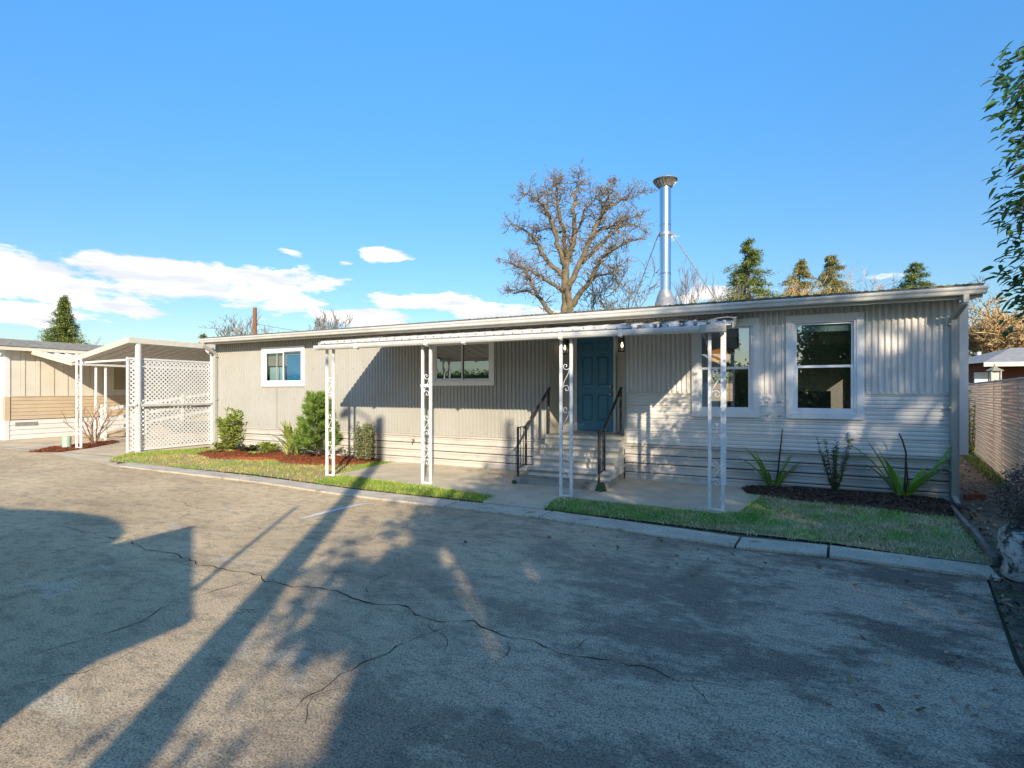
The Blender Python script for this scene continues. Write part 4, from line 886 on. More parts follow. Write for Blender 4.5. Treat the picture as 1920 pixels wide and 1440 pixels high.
for r_ in range(7):                                    # shingle courses
    t0 = r_ / 7; xx = NX + 0.41 - 2.5 * t0; zz = 3.148 + 0.42 * t0; sh.bar((xx, e0, zz), (xx, e1, zz), 0.05, 0.012)
obj('shingle_courses', sh, m_nroof, nb, kind='stuff')
# its side awning
na = thing('neighbor_awning', 'small ribbed awning on the neighbouring tan home behind the carport', 'awning', (-21.0, 2.0, 0.0))
A0, A1 = -0.76, 6.0
def naz(x): return 3.02 + (2.52 - 3.02) * (x - NX) / 2.9
y = A0
while y < A1:
    mb = MB(); w = 0.3; vs = [(xx, y + a, naz(xx) + b) for xx in (NX + 0.03, NX + 2.87) for a, b in ((0.0, 0.05), (0.03, 0.0), (w - .03, 0.0), (w - 0.004, 0.05))]
    mb.add(vs, [(0, 1, 5, 4), (1, 2, 6, 5), (2, 3, 7, 6)]); obj('roof_pan', mb, m_oldwhite, na); y += w
obj('rake_fascia', MB().bar((NX + 0.02, A0 - 0.02, naz(NX) + 0.02), (NX + 2.9, A0 - 0.02, naz(NX + 2.9) + 0.02), 0.03, 0.17), m_cream, na)
obj('front_fascia', MB().bar((NX + 2.9, A0, naz(NX + 2.9) + 0.02), (NX + 2.9, A1, naz(NX + 2.9) + 0.02), 0.03, 0.13), m_cream, na)
for yy in (-0.1, 0.18, 4.8): obj('post', MB().box(NX + 2.80, yy - 0.025, 0, NX + 2.85, yy + 0.025, 2.5), m_post, na)
# access ramp with rails
rp = thing('access_ramp', 'white boarded ramp rising beside the neighbouring home', 'ramp', (-20.9, 1.8, 0.0))
m_wdeck = mat('ramp_white', (0.74, 0.72, 0.68), (0.66, 0.64, 0.6), 5, 0.6)
obj('ramp_deck', MB().add([(-21.6, 0.3, 0.02), (-20.6, 0.3, 0.02), (-20.6, 4.6, 0.62), (-21.6, 4.6, 0.62), (-21.6, 4.6, 0.0), (-20.6, 4.6, 0.0)], [(0, 1, 2, 3), (1, 5, 2), (0, 3, 4), (2, 5, 4, 3)]), m_ntan, rp)
for hz in (0.28, 0.62, 0.98): obj('rail_board', MB().bar((-20.57, 0.4, hz), (-20.57, 4.6, hz + 0.58), 0.03, 0.11), m_wdeck, rp)
for yy in (0.45, 1.8, 3.2, 4.5): obj('rail_post', MB().box(-20.555, yy, 0, -20.47, yy + 0.09, 1.12 + 0.138 * yy), m_wdeck, rp)
# utility pedestal, mulch strip
ub = thing('utility_pedestal', 'short pale green utility pedestal beside the bare shrub', 'utility box', tuple(G(125, 840)))
p = G(125, 839); obj('pedestal_body', MB().lathe(p, [(0.115, 0), (0.115, 0.03), (0.105, 0.05), (0.11, 0.30), (0.10, 0.325), (0.001, 0.335)], 18), mat('pale_green_plastic', (0.36, 0.46, 0.34), (0.32, 0.42, 0.31), 5, 0.5), ub, smooth=True)
obj('pedestal_base', MB().lathe(p, [(0.12, 0), (0.122, 0.025), (0.115, 0.03)], 18), m_galv, ub, smooth=True)
ms = XY((50, 848), (95, 838), (150, 833), (215, 826), (225, 829), (170, 840), (110, 848)); ms_o = obj('mulch_strip', MB().poly(ms, 0.004), m_mulchred, kind='structure')
pts = sample(ms, 2200); obj('bark_chips', chips(pts, np.full(len(pts), 0.01), 0.05), m_mulchred, None, kind='stuff', label='red bark chips in the strip under the bare shrub')

# ------------------------------------------------------------------ plants
def leafset(base, dirs, nrm, L_, W, fold=0.25, droop=0.15, seg=1):
    """many leaves at once: base points, unit directions, side hint"""
    base = np.asarray(base); d = np.asarray(dirs); d = d / (np.linalg.norm(d, axis=1, keepdims=True) + 1e-9); n = len(base)
    s = np.cross(d, nrm); s /= (np.linalg.norm(s, axis=1, keepdims=True) + 1e-9); u = np.cross(s, d)
    L_ = np.broadcast_to(L_, n)[:, None]; W = np.broadcast_to(W, n)[:, None]
    m = base + d * L_ * 0.5; t = base + d * L_ - np.array([0, 0, 1]) * L_ * droop
    up = u * W * fold
    v = np.stack([base, m + s * W / 2 + up, t, m - s * W / 2 + up, ], 1).reshape(-1, 3)
    k = 4 * np.arange(n); f = [q for i in k.tolist() for q in ((i, i + 1, i + 2), (i, i + 2, i + 3))]
    return v, f
def leafset6(base, dirs, nrm, L_, W, droop=0.2):
    base = np.asarray(base); d = np.asarray(dirs); d = d / (np.linalg.norm(d, axis=1, keepdims=True) + 1e-9); n = len(base)
    s = np.cross(d, nrm); s /= (np.linalg.norm(s, axis=1, keepdims=True) + 1e-9); u = np.cross(s, d)
    L_ = np.broadcast_to(L_, n)[:, None]; W = np.broadcast_to(W, n)[:, None]; dn = np.array([0, 0, -1.0])
    a = base + d * L_ * 0.3 + dn * L_ * droop * 0.1; b = base + d * L_ * 0.7 + dn * L_ * droop * 0.5; t = base + d * L_ + dn * L_ * droop
    up = u * W * 0.18
    v = np.stack([base, a + s * W * .5 + up, b + s * W * .42 + up, t, b - s * W * .42 + up, a - s * W * .5 + up, a, b], 1).reshape(-1, 3)
    k = 8 * np.arange(n); f = []
    for i in k.tolist(): f += [(i, i + 1, i + 6), (i + 1, i + 2, i + 7, i + 6), (i + 2, i + 3, i + 7), (i + 3, i + 4, i + 7), (i + 4, i + 5, i + 6, i + 7), (i + 5, i, i + 6)]
    return v, f
def merge(sets):
    V, Fc, o = [], [], 0
    for v, f in sets:
        V.append(np.asarray(v)); Fc += [tuple(i + o for i in q) for q in f]; o += len(v)
    return np.vstack(V), Fc
def runit(n, up=0.0):
    v = RNG.normal(0, 1, (n, 3)); v /= np.linalg.norm(v, axis=1, keepdims=True); v[:, 2] += up; return v
def strap_leaf(mb, base, az, L_, w, rise, droop, n=9, bend=0.0):
    base = Vector(base); prev = None; L2, R2 = [], []; Mi = []; h = Vector((math.cos(az), math.sin(az), 0)); sd = Vector((-math.sin(az), math.cos(az), 0))
    pos = base.copy(); ang = rise
    for i in range(n + 1):
        t = i / n; ww = w * (0.55 + 0.9 * t if t < 0.5 else 1.0 * (1 - ((t - 0.5) / 0.5) ** 2.2) + 0.0) / 2
        d = h * math.cos(ang) + Vector((0, 0, 1)) * math.sin(ang); nr = sd.cross(d)
        L2.append(pos + sd * ww + nr * (-0.10 * ww)); R2.append(pos - sd * ww + nr * (-0.10 * ww)); Mi.append(pos + nr * 0.15 * ww)
        pos = pos + d * (L_ / n) + sd * bend * L_ / n * t; ang -= droop / n * (0.4 + 1.2 * t)
    k = n + 1; mb.add(L2 + Mi + R2, [q for i in range(n) for q in ((i, i + 1, k + i + 1, k + i), (k + i, k + i + 1, 2 * k + i + 1, 2 * k + i))])
m_strap = mat('strap_leaf_green', (0.15, 0.36, 0.055), (0.32, 0.48, 0.08), 6, 0.4, island=0.25, trans=0.2)
m_strapy = mat('strap_leaf_yellow_base', (0.28, 0.32, 0.04), (0.16, 0.26, 0.03), 6, 0.45, trans=0.2)
m_stalk = mat('dry_flower_stalk', (0.10, 0.055, 0.045), (0.05, 0.03, 0.025), 20, 0.9)
def flax(px, py, specs, stalks, label):
    b = G(px, py); b.z = 0.07; t = thing('strap_leaf_plant', label, 'plant', tuple(b), 'strap leaved plants in the dark mulch bed')
    for (tx, ty, w, rise, droop) in specs:           # leaf tips read off the photograph, reach in the plane of the wall
        tip = P(tx, ty, b.y + random.uniform(-0.25, 0.2)); dx = tip.x - b.x; dy = tip.y - b.y; dz = tip.z - b.z
        az = math.atan2(dy, dx); hr = math.hypot(dx, dy); L_ = math.hypot(hr, dz) * 1.08; el = math.atan2(dz, hr)
        mb = MB(); strap_leaf(mb, b + Vector((math.cos(az) * 0.04, math.sin(az) * 0.04, 0)), az, L_, w * 1.6, el + droop * 0.45, droop); obj('leaf', mb, m_strap, t, smooth=True)
    for k in range(7):
        a = random.uniform(0, 6.28); mb = MB(); strap_leaf(mb, b + Vector((math.cos(a) * .05, math.sin(a) * .04, -.02)), a, random.uniform(.45, .75), .075, random.uniform(1.0, 1.45), random.uniform(.4, 1.1)); obj('leaf', mb, m_strap, t, smooth=True)
    for k in range(7):
        a = random.uniform(0, 6.28); mb = MB(); strap_leaf(mb, b + Vector((math.cos(a) * .05, math.sin(a) * .04, -0.02)), a, random.uniform(0.16, 0.34), 0.05, 1.35, 0.3); obj('leaf', mb, m_strapy, t, smooth=True, label='short yellow green leaf at the base')
    for pix in stalks:
        pts = [b + Vector((0.01, 0, 0))] + [P(x, y, b.y) for x, y in pix]; obj('flower_stalk', MB().tube(pts, [0.012] * (len(pts) - 1) + [0.007], 6), m_stalk, t)
flax(1450, 922, [(1371, 865, .075, .5, 0.9), (1394, 845, .085, .9, 0.6), (1496, 834, .085, 1.0, 0.5), (1504, 867, .07, .7, 0.6), (1476, 885, .05, .9, .4), (1420, 890, .05, .9, .5), (1490, 855, .05, .9, .5)],
     [[(1458, 890), (1463, 845), (1467, 805)]], 'strap leaved plant with one thin dark stalk, nearest the awning post')
flax(1692, 944, [(1577, 840, .085, .6, 0.8), (1626, 830, .05, 1.0, .3), (1641, 834, .05, 1.1, .3), (1770, 829, .06, .9, -0.4), (1796, 857, .085, .5, .5), (1800, 875, .08, .3, .6), (1620, 876, .055, .6, .6), (1660, 865, .06, 1.0, .4), (1735, 880, .06, .9, .4)],
     [[(1697, 900), (1699, 850), (1692, 825), (1685, 812)], [(1702, 900), (1698, 850)]], 'larger strap leaved plant with a forked dark stalk near the home corner')
def twig_shrub(px, py, top, stems, m_leaf, leafL, leafW, label, name='shrub', n_leaf=18, spread=0.12, z0=0.06, group=None, lean=0.0, density=1.0, col=0.0):
    b = G(px, py)
    if -0.34 < b.y < 1: b = P(px, py, -0.34)
    b.z = z0
    t = thing(name, label, 'shrub', tuple(b), group); h = P(px, top, b.y).z - z0; wood = MB(); sets = []
    for k in range(stems):
        a = random.uniform(0, 6.28); r = spread * random.uniform(0.4, 1.0); hh = h * random.uniform(0.65, 1.0); pts = []
        for i in range(7):
            q = i / 6; pts.append(b + Vector((math.cos(a) * r * (col + (1 - col) * q ** 0.8) * (1 - .35 * col * q * q) + lean * q, math.sin(a) * r * (col + (1 - col) * q ** 0.8) * 0.8, hh * q)))
        wood.tube(pts, [0.008 * (1 - 0.7 * i / 6) for i in range(7)], 5)
        n = int(n_leaf * density); tt = np.sort(RNG.uniform(0.04, 1.0, n)); base = np.array([list(pts[int(q * 6)].lerp(pts[min(6, int(q * 6) + 1)], q * 6 - int(q * 6))) for q in tt])
        aa = np.arange(n) * 2.4 + RNG.normal(0, 0.4, n); d = np.c_[np.cos(aa), np.sin(aa), RNG.uniform(0.3, 1.0, n)]
        sets.append(leafset(base, d, np.tile([0, 0, 1.0], (n, 1)) + RNG.normal(0, .3, (n, 3)), leafL * RNG.uniform(0.6, 1.2, n), leafW * RNG.uniform(0.7, 1.2, n)))
    obj('stems', wood, m_stalk, t); obj('foliage', merge(sets), m_leaf, t, kind='stuff'); return t
m_euon = mat('grey_green_small_leaf', (0.12, 0.20, 0.10), (0.22, 0.30, 0.17), 8, 0.45, island=0.4, trans=0.2)
m_varieg = mat('variegated_leaf', (0.50, 0.50, 0.30), (0.16, 0.21, 0.07), 60, 0.5, island=0.35, trans=0.25, lo=0.42, hi=0.58)
m_light = mat('light_green_leaf', (0.26, 0.35, 0.06), (0.38, 0.43, 0.10), 8, 0.5, island=0.35, trans=0.3)
m_mid = mat('mid_green_leaf', (0.16, 0.27, 0.05), (0.26, 0.36, 0.08), 8, 0.5, island=0.4, trans=0.3)
m_darkl = mat('dark_small_leaf', (0.035, 0.06, 0.025), (0.06, 0.085, 0.035), 8, 0.5, island=0.4, trans=0.2)
m_yucca = mat('yellow_green_blade', (0.42, 0.42, 0.12), (0.22, 0.28, 0.06), 10, 0.5, island=0.35, trans=0.25)
twig_shrub(1566, 922, 822, 11, m_euon, 0.065, 0.04, 'upright small leaved shrub between the two strap leaved plants', n_leaf=44, spread=0.26, z0=0.09)
twig_shrub(683, 862, 790, 46, m_varieg, 0.07, 0.042, 'cream variegated column shrub by the siding near the patio', n_leaf=60, spread=0.27, col=0.75)
twig_shrub(432, 845, 762, 22, m_light, 0.15, 0.065, 'tall leafy nandina shrub at the lattice end of the bed', n_leaf=30, spread=0.42, col=0.3)
twig_shrub(466, 852, 836, 30, m_darkl, 0.075, 0.04, 'low dark green shrub right of the tall leafy one', n_leaf=26, spread=0.36)
twig_shrub(413, 848, 830, 18, m_light, 0.10, 0.07, 'low bright green clump at the foot of the downspout', n_leaf=14, spread=0.26)
twig_shrub(505, 852, 830, 18, m_light, 0.14, 0.06, 'small light green sprawling plant left of the yucca', n_leaf=14, spread=0.26)
twig_shrub(478, 856, 848, 9, m_light, 0.07, 0.045, 'tiny yellow green plant at the front edge of the red mulch', n_leaf=10, spread=0.28)
twig_shrub(432, 853, 845, 8, m_light, 0.07, 0.045, 'tiny bright green plant in front of the tall leafy shrub', n_leaf=10, spread=0.2)
twig_shrub(402, 853, 844, 8, m_mid, 0.07, 0.045, 'small green plant at the left tip of the red mulch', n_leaf=10, spread=0.24)
twig_shrub(650, 858, 838, 8, m_euon, 0.06, 0.03, 'thin low shrub right of the little pine behind the post', n_leaf=14, spread=0.28)
twig_shrub(619, 868, 860, 6, m_light, 0.06, 0.04, 'tiny sprout behind the left awning post', n_leaf=8, spread=0.12)
# yucca-like clump
b = P(548, 855, -0.5); b.z = 0.06; yk = thing('yucca', 'yellow green spiky yucca clump in the red mulch', 'plant', tuple(b))
for k in range(90):
    a = random.uniform(0, 6.28); mb = MB(); el = random.uniform(0.5, 1.45); q = random.uniform(0, 0.45)
    off = Vector((random.uniform(-0.24, 0.34), random.uniform(-0.12, 0.12), q)); strap_leaf(mb, b + off, a, random.uniform(0.35, 0.62), 0.055, el, random.uniform(0.1, 0.7), 6); obj('leaf', mb, m_yucca if k % 3 else m_mid, yk)
obj('stem', MB().tube([b + Vector((0, 0, -0.03)), b + Vector((0.03, 0, 0.3)), b + Vector((0.05, 0.02, 0.5))], [0.035, 0.03, 0.02], 7), m_stalk, yk)
b = G(585, 858); b.z = .06
def grass_tuft(px, py, label, n, h):
    b = G(px, py); b.z = 0.05; t = thing('grass_tuft', label, 'plant', tuple(b)); mb = MB()
    for k in range(n): strap_leaf(mb, b + Vector((random.uniform(-.05, .05), random.uniform(-.04, .04), 0)), random.uniform(0, 6.28), h * random.uniform(.6, 1.1), 0.014, random.uniform(0.8, 1.4), random.uniform(0.4, 1.4), 5)
    obj('blades', mb, m_mid, t, kind='stuff')
grass_tuft(497, 853, 'arching grass tuft left of the spiky yucca', 60, 0.36)
# little pine
b = P(594, 858, -0.55); b.z = 0.05; pn = thing('young_pine', 'small young pine behind the left awning post', 'pine', tuple(b))
ph = P(594, 752, b.y).z; pw = MB(); pw.tube([b, b + Vector((0, 0, ph * 0.5)), b + Vector((-0.02, 0, ph))], [0.024, 0.016, 0.006], 6); sets = []
def needles(base, axis, n, L_):
    axis = np.array(axis); d = RNG.normal(0, 0.55, (n, 3)) + axis; q = np.array(base) + RNG.normal(0, 0.012, (n, 3)); return leafset(q, d, RNG.normal(0, 1, (n, 3)), L_ * RNG.uniform(.7, 1.2, n), 0.013, 0, 0.05)
for lev in range(9):
    z = 0.16 + lev * (ph - 0.2) / 9; rl = 0.50 * (1 - 0.75 * lev / 9)
    for k in range(5):
        a = lev * 0.7 + k * 1.257 + random.uniform(-.3, .3); tip = b + Vector((math.cos(a) * rl, math.sin(a) * rl, z + 0.20 + 0.05 * lev / 9)); s0 = b + Vector((0, 0, z)); pw.tube([s0, s0.lerp(tip, 0.5) - Vector((0, 0, 0.03)), tip], [0.009, 0.007, 0.004], 4)
        for q in (0.35, 0.5, 0.65, 0.8, 0.92, 1.0):
            c = s0.lerp(tip, q); ax = (tip - s0).normalized() + Vector((0, 0, 0.5)); sets.append(needles(c, ax, 46, 0.15))
sets.append(needles(b + Vector((0, 0, ph)), (0, 0, 1), 50, 0.14))
obj('trunk', pw, m_stalk, pn); obj('foliage', merge(sets), m_mid, pn, kind='stuff')

# ------------------------------------------------------------------ bare branching trees
def grow(mb, p, d, L_, r, depth, rng, spread=0.6, upw=0.25, tips=None, nseg=4, kids=(2, 3), shrink=0.68, minr=0.004, sides=5):
    pts = [p.copy()]; rr = [r]; q = p.copy(); dd = d.normalized()
    for i in range(nseg):
        dd = (dd + Vector((rng.gauss(0, .16), rng.gauss(0, .16), rng.gauss(0, .12) + upw * 0.12))).normalized(); q = q + dd * (L_ / nseg); pts.append(q.copy()); rr.append(max(minr, r * (1 - 0.45 * (i + 1) / nseg)))
    mb.tube(pts, rr, max(3, sides), cap=False)
    if depth <= 0:
        if tips is not None: tips.append((q, dd))
        return
    for k in range(rng.randint(*kids)):
        t = rng.uniform(0.45, 1.0) if k else 1.0; i = min(nseg, max(1, int(t * nseg))); s = pts[i]
        nd = (dd + Vector((rng.gauss(0, spread), rng.gauss(0, spread), rng.gauss(0, spread * 0.7) + upw))).normalized()
        grow(mb, s, nd, L_ * shrink * rng.uniform(0.75, 1.2), max(minr, rr[i] * 0.72), depth - 1, rng, spread, upw, tips, max(2, nseg - 1), kids, shrink, minr, sides - 1)
# the big oak: main limbs read off the photograph at 36 m, with depth of their own
def oak():
    rng = random.Random(11); Z = 36.0
    conv = lambda x, y: D(900 + (610 + (x - 610) * (0.9 if y < 1160 else 1)) * 0.2604, 280 + (1145 + (y - 1145) * (0.90 if y < 1145 else 1)) * 0.2604, Z)
    base = D(1062, 590, Z); base.z = 0
    t = thing('oak_tree', 'big bare spreading oak behind the home roof', 'tree', tuple(base), None); trunk = MB(); crown = MB(); tips = []
    limbs = [([(610, 1500), (612, 1145), (615, 950), (620, 780), (640, 730), (672, 640), (690, 560), (678, 350), (700, 200), (718, 110)], .42, .05, 0),
             ([(618, 850), (590, 760), (540, 580), (500, 440), (468, 350), (400, 285), (310, 230)], .20, .05, -2), ([(618, 800), (612, 650), (600, 520), (570, 380), (548, 250), (540, 130)], .20, .05, 2.0),
             ([(612, 900), (560, 850), (480, 780), (420, 680), (370, 600), (310, 530), (190, 470)], .20, .05, 1.5), ([(640, 1500), (660, 1130), (625, 1000), (690, 880), (740, 780), (790, 660), (830, 560), (880, 450), (925, 370), (950, 270), (970, 180)], .32, .05, -1.5),
             ([(745, 770), (830, 700), (910, 620), (980, 550), (1050, 490), (1120, 470), (1210, 490)], .19, .04, 3), ([(675, 1120), (730, 1020), (800, 940), (850, 850), (900, 760), (960, 690), (1030, 650), (1130, 610)], .22, .05, -3),
             ([(610, 1010), (540, 970), (470, 920), (400, 880), (300, 830), (190, 790)], .15, .04, -2.5), ([(620, 1300), (470, 1150), (420, 1090), (380, 1030), (340, 940), (310, 870), (240, 820)], .22, .04, 2.5),
             ([(760, 990), (810, 930), (870, 890), (970, 860), (1060, 800)], .12, .03, 2), ([(925, 370), (990, 320), (1060, 275), (1130, 270), (1200, 220)], .11, .03, 1), ([(850, 540), (920, 510), (980, 490), (1080, 430), (1150, 420)], .11, .03, -1),
             ([(600, 520), (560, 540), (500, 500), (420, 520)], .07, .03, 2), ([(690, 560), (740, 470), (770, 370), (830, 290), (880, 250)], .10, .03, -2), ([(470, 350), (480, 270), (470, 210), (520, 170)], .08, .03, 0), ([(380, 1030), (300, 1000), (220, 1020), (190, 1000)], .08, .03, 1)]
    for pts, r0, r1, dep in limbs:
        P3 = []; n = len(pts)
        for i, (x, y) in enumerate(pts): 
            v = conv(x + rng.uniform(-6, 6), y); q = i / (n - 1); v = CAM + (v - CAM) * (1 + (dep * q + rng.uniform(-.25, .25) * q) / Z); v.z = max(v.z, 0.0) if i == 0 else v.z; P3.append(v)
        fine = []
        for a, b in zip(P3, P3[1:]):
            for k in range(4): fine.append(a.lerp(b, k / 4) + Vector((rng.gauss(0, .04), rng.gauss(0, .04), rng.gauss(0, .04))))
        fine.append(P3[-1]); m = len(fine); rr = [0.74 * r0 * (1 - i / (m - 1)) ** 0.8 + 0.8 * r1 for i in range(m)]
        trunk.tube(fine, rr, 8, cap=False)
        for i in range(int(m * 0.22), m, 1):                 # side branches and twigs
            for rep in range(3 if i > m * 0.4 else 2):
                if rng.random() < (0.5 if i < m * .5 else 0.15): continue
                dd = Vector((rng.gauss(0, 1), rng.gauss(0, 1), rng.gauss(0.25, 0.7))).normalized(); q = i / m
                grow(crown, fine[i], dd, rng.uniform(0.35, 0.85), min(rr[i] * 0.5, 0.045), 2, rng, 0.75, 0.15, tips, 3, (2, 3), 0.7, 0.011, 4)
        for rep in range(3):
            grow(crown, fine[-1], (fine[-1] - fine[-4]).normalized() + Vector((rng.gauss(0, .4), rng.gauss(0, .4), rng.gauss(0, .4))), rng.uniform(.35, .6), 0.04, 3, rng, 0.7, 0.1, tips, 3, (2, 3), 0.72, 0.011, 4)
    tp = np.array([list(p) for p, _ in tips]); sel = RNG.uniform(0, 1, len(tp)) < 0.8; tp = tp[sel]; rep = 2; c = np.repeat(tp, rep, 0) + RNG.normal(0, 0.09, (len(tp) * rep, 3))
    trunk_o = obj('trunk', trunk, m_bark, t, smooth=True); obj('crown', crown, m_twig, t)
    obj('lichen_tufts', leafset(c, runit(len(c)), runit(len(c)), RNG.uniform(0.06, 0.16, len(c)), 0.07), mat('lichen_and_dead_leaf', (0.24, 0.19, 0.12), (0.30, 0.15, 0.06), 0.9, 0.9, island=0.5, lo=.5, hi=.62), t, kind='stuff')
oak()
def bare_tree(px, ptop, Z, label, m_wood, width=1.0, depth=5, seed=1, name='bare_tree', group=None, spread=0.55, upw=0.35, stems=1, r0=0.14, twigs=True, kids=(2, 3), minr=0.015, tiltx=0.0, pbase=None):
    rng = random.Random(seed); top = D(px, ptop, Z); b = top.copy(); b.z = 0
    t = thing(name, label, 'tree', tuple(b), group); H_ = top.z; tr, cr_ = MB(), MB(); tips = []
    for s in range(stems):
        st0 = b + Vector((rng.uniform(-.3, .3) * (stems > 1), rng.uniform(-.3, .3) * (stems > 1), 0)); d0 = Vector((rng.gauss(0, .22 * (stems > 1)) + tiltx, rng.gauss(0, .22 * (stems > 1)), 1))
        pts = [st0 + d0.normalized() * (H_ * 0.42 * i / 6) + Vector((rng.gauss(0, .04), rng.gauss(0, .04), 0)) for i in range(7)]
        tr.tube(pts, [r0 * (1 - 0.5 * i / 6) for i in range(7)], 7, cap=False)
        for k in range(4 if stems == 1 else 2):
            grow(cr_, pts[-1 - (k % 3)], d0.normalized() + Vector((rng.gauss(0, .5 * width), rng.gauss(0, .5 * width), rng.uniform(0, .5))), H_ * 0.24 * rng.uniform(0.8, 1.15), r0 * 0.5, depth, rng, spread * width ** 0.5, upw, tips, 4, kids, 0.70, minr, 5)
    zs_ = max(v[2] for v in cr_.v); k = H_ / zs_; cr_.v = [(b.x + (x - b.x) * k, b.y + (y - b.y) * k, z * k) for x, y, z in cr_.v]; tr.v = [(b.x + (x - b.x) * k, b.y + (y - b.y) * k, z * k) for x, y, z in tr.v]
    obj('trunk', tr, m_wood, t); obj('crown', cr_, m_wood, t); return t
G_BARE = 'bare winter trees beyond the homes'
bare_tree(1165, 492, 40, 'smaller bare mossy oak right of the big oak', m_twig, 1.5, 6, 3, group=G_BARE, r0=0.3, spread=.7)
bare_tree(1290, 487, 45, 'thin pale bare tree just right of the chimney', m_twiggrey, 0.6, 5, 4, group=G_BARE, upw=.7, spread=.4, r0=.12)
bare_tree(1325, 498, 46, 'thin bare tree behind the right chimney brace', m_twiggrey, 0.5, 5, 5, group=G_BARE, upw=.8, spread=.35, r0=.1)
bare_tree(430, 600, 42, 'dark gnarled bare tree left of the rusty pole', m_twig, 1.3, 5, 6, group=G_BARE, r0=.25)
bare_tree(470, 582, 44, 'bare tree with a few orange leaves behind the rusty pole', m_twig, 0.9, 5, 7, group=G_BARE, r0=.16)
bare_tree(614, 577, 46, 'dense grey bare tree above the roof left of the awning', m_twiggrey, 0.9, 6, 8, group=G_BARE, r0=.16, upw=.5)
bare_tree(195, 627, 50, 'faint bare treetop between the neighbouring roof and the carport', m_twiggrey, 1.0, 5, 9, group=G_BARE, r0=.12)
bare_tree(1470, 500, 60, 'bare tree right of the dark green conifer', m_twigtan, 1.2, 6, 10, group=G_BARE, r0=.2)
bare_tree(1530, 482, 64, 'bare tree standing between the two tan conifers', m_twigtan, 1.2, 6, 12, group=G_BARE, r0=.2)
bare_tree(1608, 508, 60, 'tangled bare tree right of the tan conifers', m_twig, 1.4, 6, 13, group=G_BARE, r0=.2)
bare_tree(1660, 516, 62, 'low bare tree left of the small right conifer', m_twigtan, 1.6, 6, 14, group=G_BARE, r0=.2)
bare_tree(1815, 513, 55, 'bare treetop over the right roof corner', m_twiggrey, 1.1, 6, 15, group=G_BARE, r0=.15)
bare_tree(1845, 560, 33, 'tan twiggy bare willow left of the red brown house', m_twigtan, 1.5, 6, 16, group=G_BARE, r0=.12, stems=5, kids=(3, 3), upw=.35, minr=0.02, tiltx=.12)
bare_tree(1895, 572, 36, 'tan twiggy bare willow rising behind the red brown house', m_twigtan, 1.6, 6, 17, group=G_BARE, r0=.12, stems=5, kids=(3, 3), upw=.3, minr=0.02, tiltx=.2)
bare_tree(1960, 565, 40, 'tan twiggy bare willow at the right edge', m_twigtan, 1.6, 6, 18, group=G_BARE, r0=.12, stems=5, kids=(3, 3), upw=.3, minr=0.02, tiltx=.2)

def conifer(px, ptop, Z, wide, label, m, seed, bare=0.0, tight=False, gap=0.0, group='conifers beyond the homes', name='conifer', zb=0.08):
    rng = random.Random(seed); top = D(px, ptop, Z); b = top.copy(); b.z = 0; H_ = top.z; t = thing(name, label, 'tree', tuple(b), group); wood = MB(); sets = []
    wood.tube([b + Vector((0, 0, H_ * q)) for q in (0, .3, .6, .85, 1)], [0.02 * H_, .016 * H_, .010 * H_, .005 * H_, .01], 7)
    lev = int(26 if not tight else 40)
    for i in range(lev):
        q = zb + (1 - zb) * i / lev; rad = wide * (1 - q) ** (0.85 if not tight else 1.0) * rng.uniform(0.75, 1.1) + (0.12 if not tight else .03)
        nb_ = 9 if not tight else 10
        for k in range(nb_):
            if rng.random() < gap: continue
            a = rng.uniform(0, 6.28); rl = rad * rng.uniform(0.55, 1.12); z = H_ * q + rng.uniform(-.2, .2)
            s0 = b + Vector((0, 0, z)); e = b + Vector((math.cos(a) * rl, math.sin(a) * rl, z - (0.12 * rl if not tight else -0.22 * rl))); mid = s0.lerp(e, .5) + Vector((0, 0, 0.08 * rl))
            wood.tube([s0, mid, e], [.035, .025, .01], 4, cap=False)
            n = int((16 + 26 * rl) * (1.8 if tight else 3.0)); tt = RNG.uniform(0.15, 1.0, n); c = np.array(s0)[None] * (1 - tt[:, None]) + np.array(e)[None] * tt[:, None]; c[:, 2] += 0.3 * rl * tt * (1 - tt)
            d = np.tile(np.array((e - s0).normalized()), (n, 1)) + RNG.normal(0, 0.6, (n, 3)); c += RNG.normal(0, 0.10, (n, 3)) * (1 + rl * .3)
            sets.append(leafset(c, d, np.tile([0, 0, 1.], (n, 1)) + RNG.normal(0, .5, (n, 3)), (.55 if tight else .62) * RNG.uniform(.22, .5, n), (.6 if tight else .55) * RNG.uniform(.10, .2, n), 0, .15))
    obj('trunk', wood, m_bark, t); obj('crown', merge(sets), m, t)
conifer(1404, 443, 48, 7.6, 'dark green open branched conifer right of the chimney', m_conif, 21, gap=.25)
conifer(1499, 483, 62, 9.0, 'left one of the two tan conifers above the roof', m_conif2, 22, gap=.2)
conifer(1559, 473, 64, 9.0, 'right one of the two tan conifers above the roof', m_conif2, 23, gap=.15)
conifer(1716, 487, 58, 9.0, 'small dark green conifer above the right roof end', m_conif, 24, gap=.25)
conifer(120, 556, 52, 4.2, 'dense pyramid conifer behind the neighbouring home', m_conif, 25, tight=True)
conifer(381, 630, 45, 0.7, 'narrow little cypress at the left roof end', m_conif, 26, tight=True)

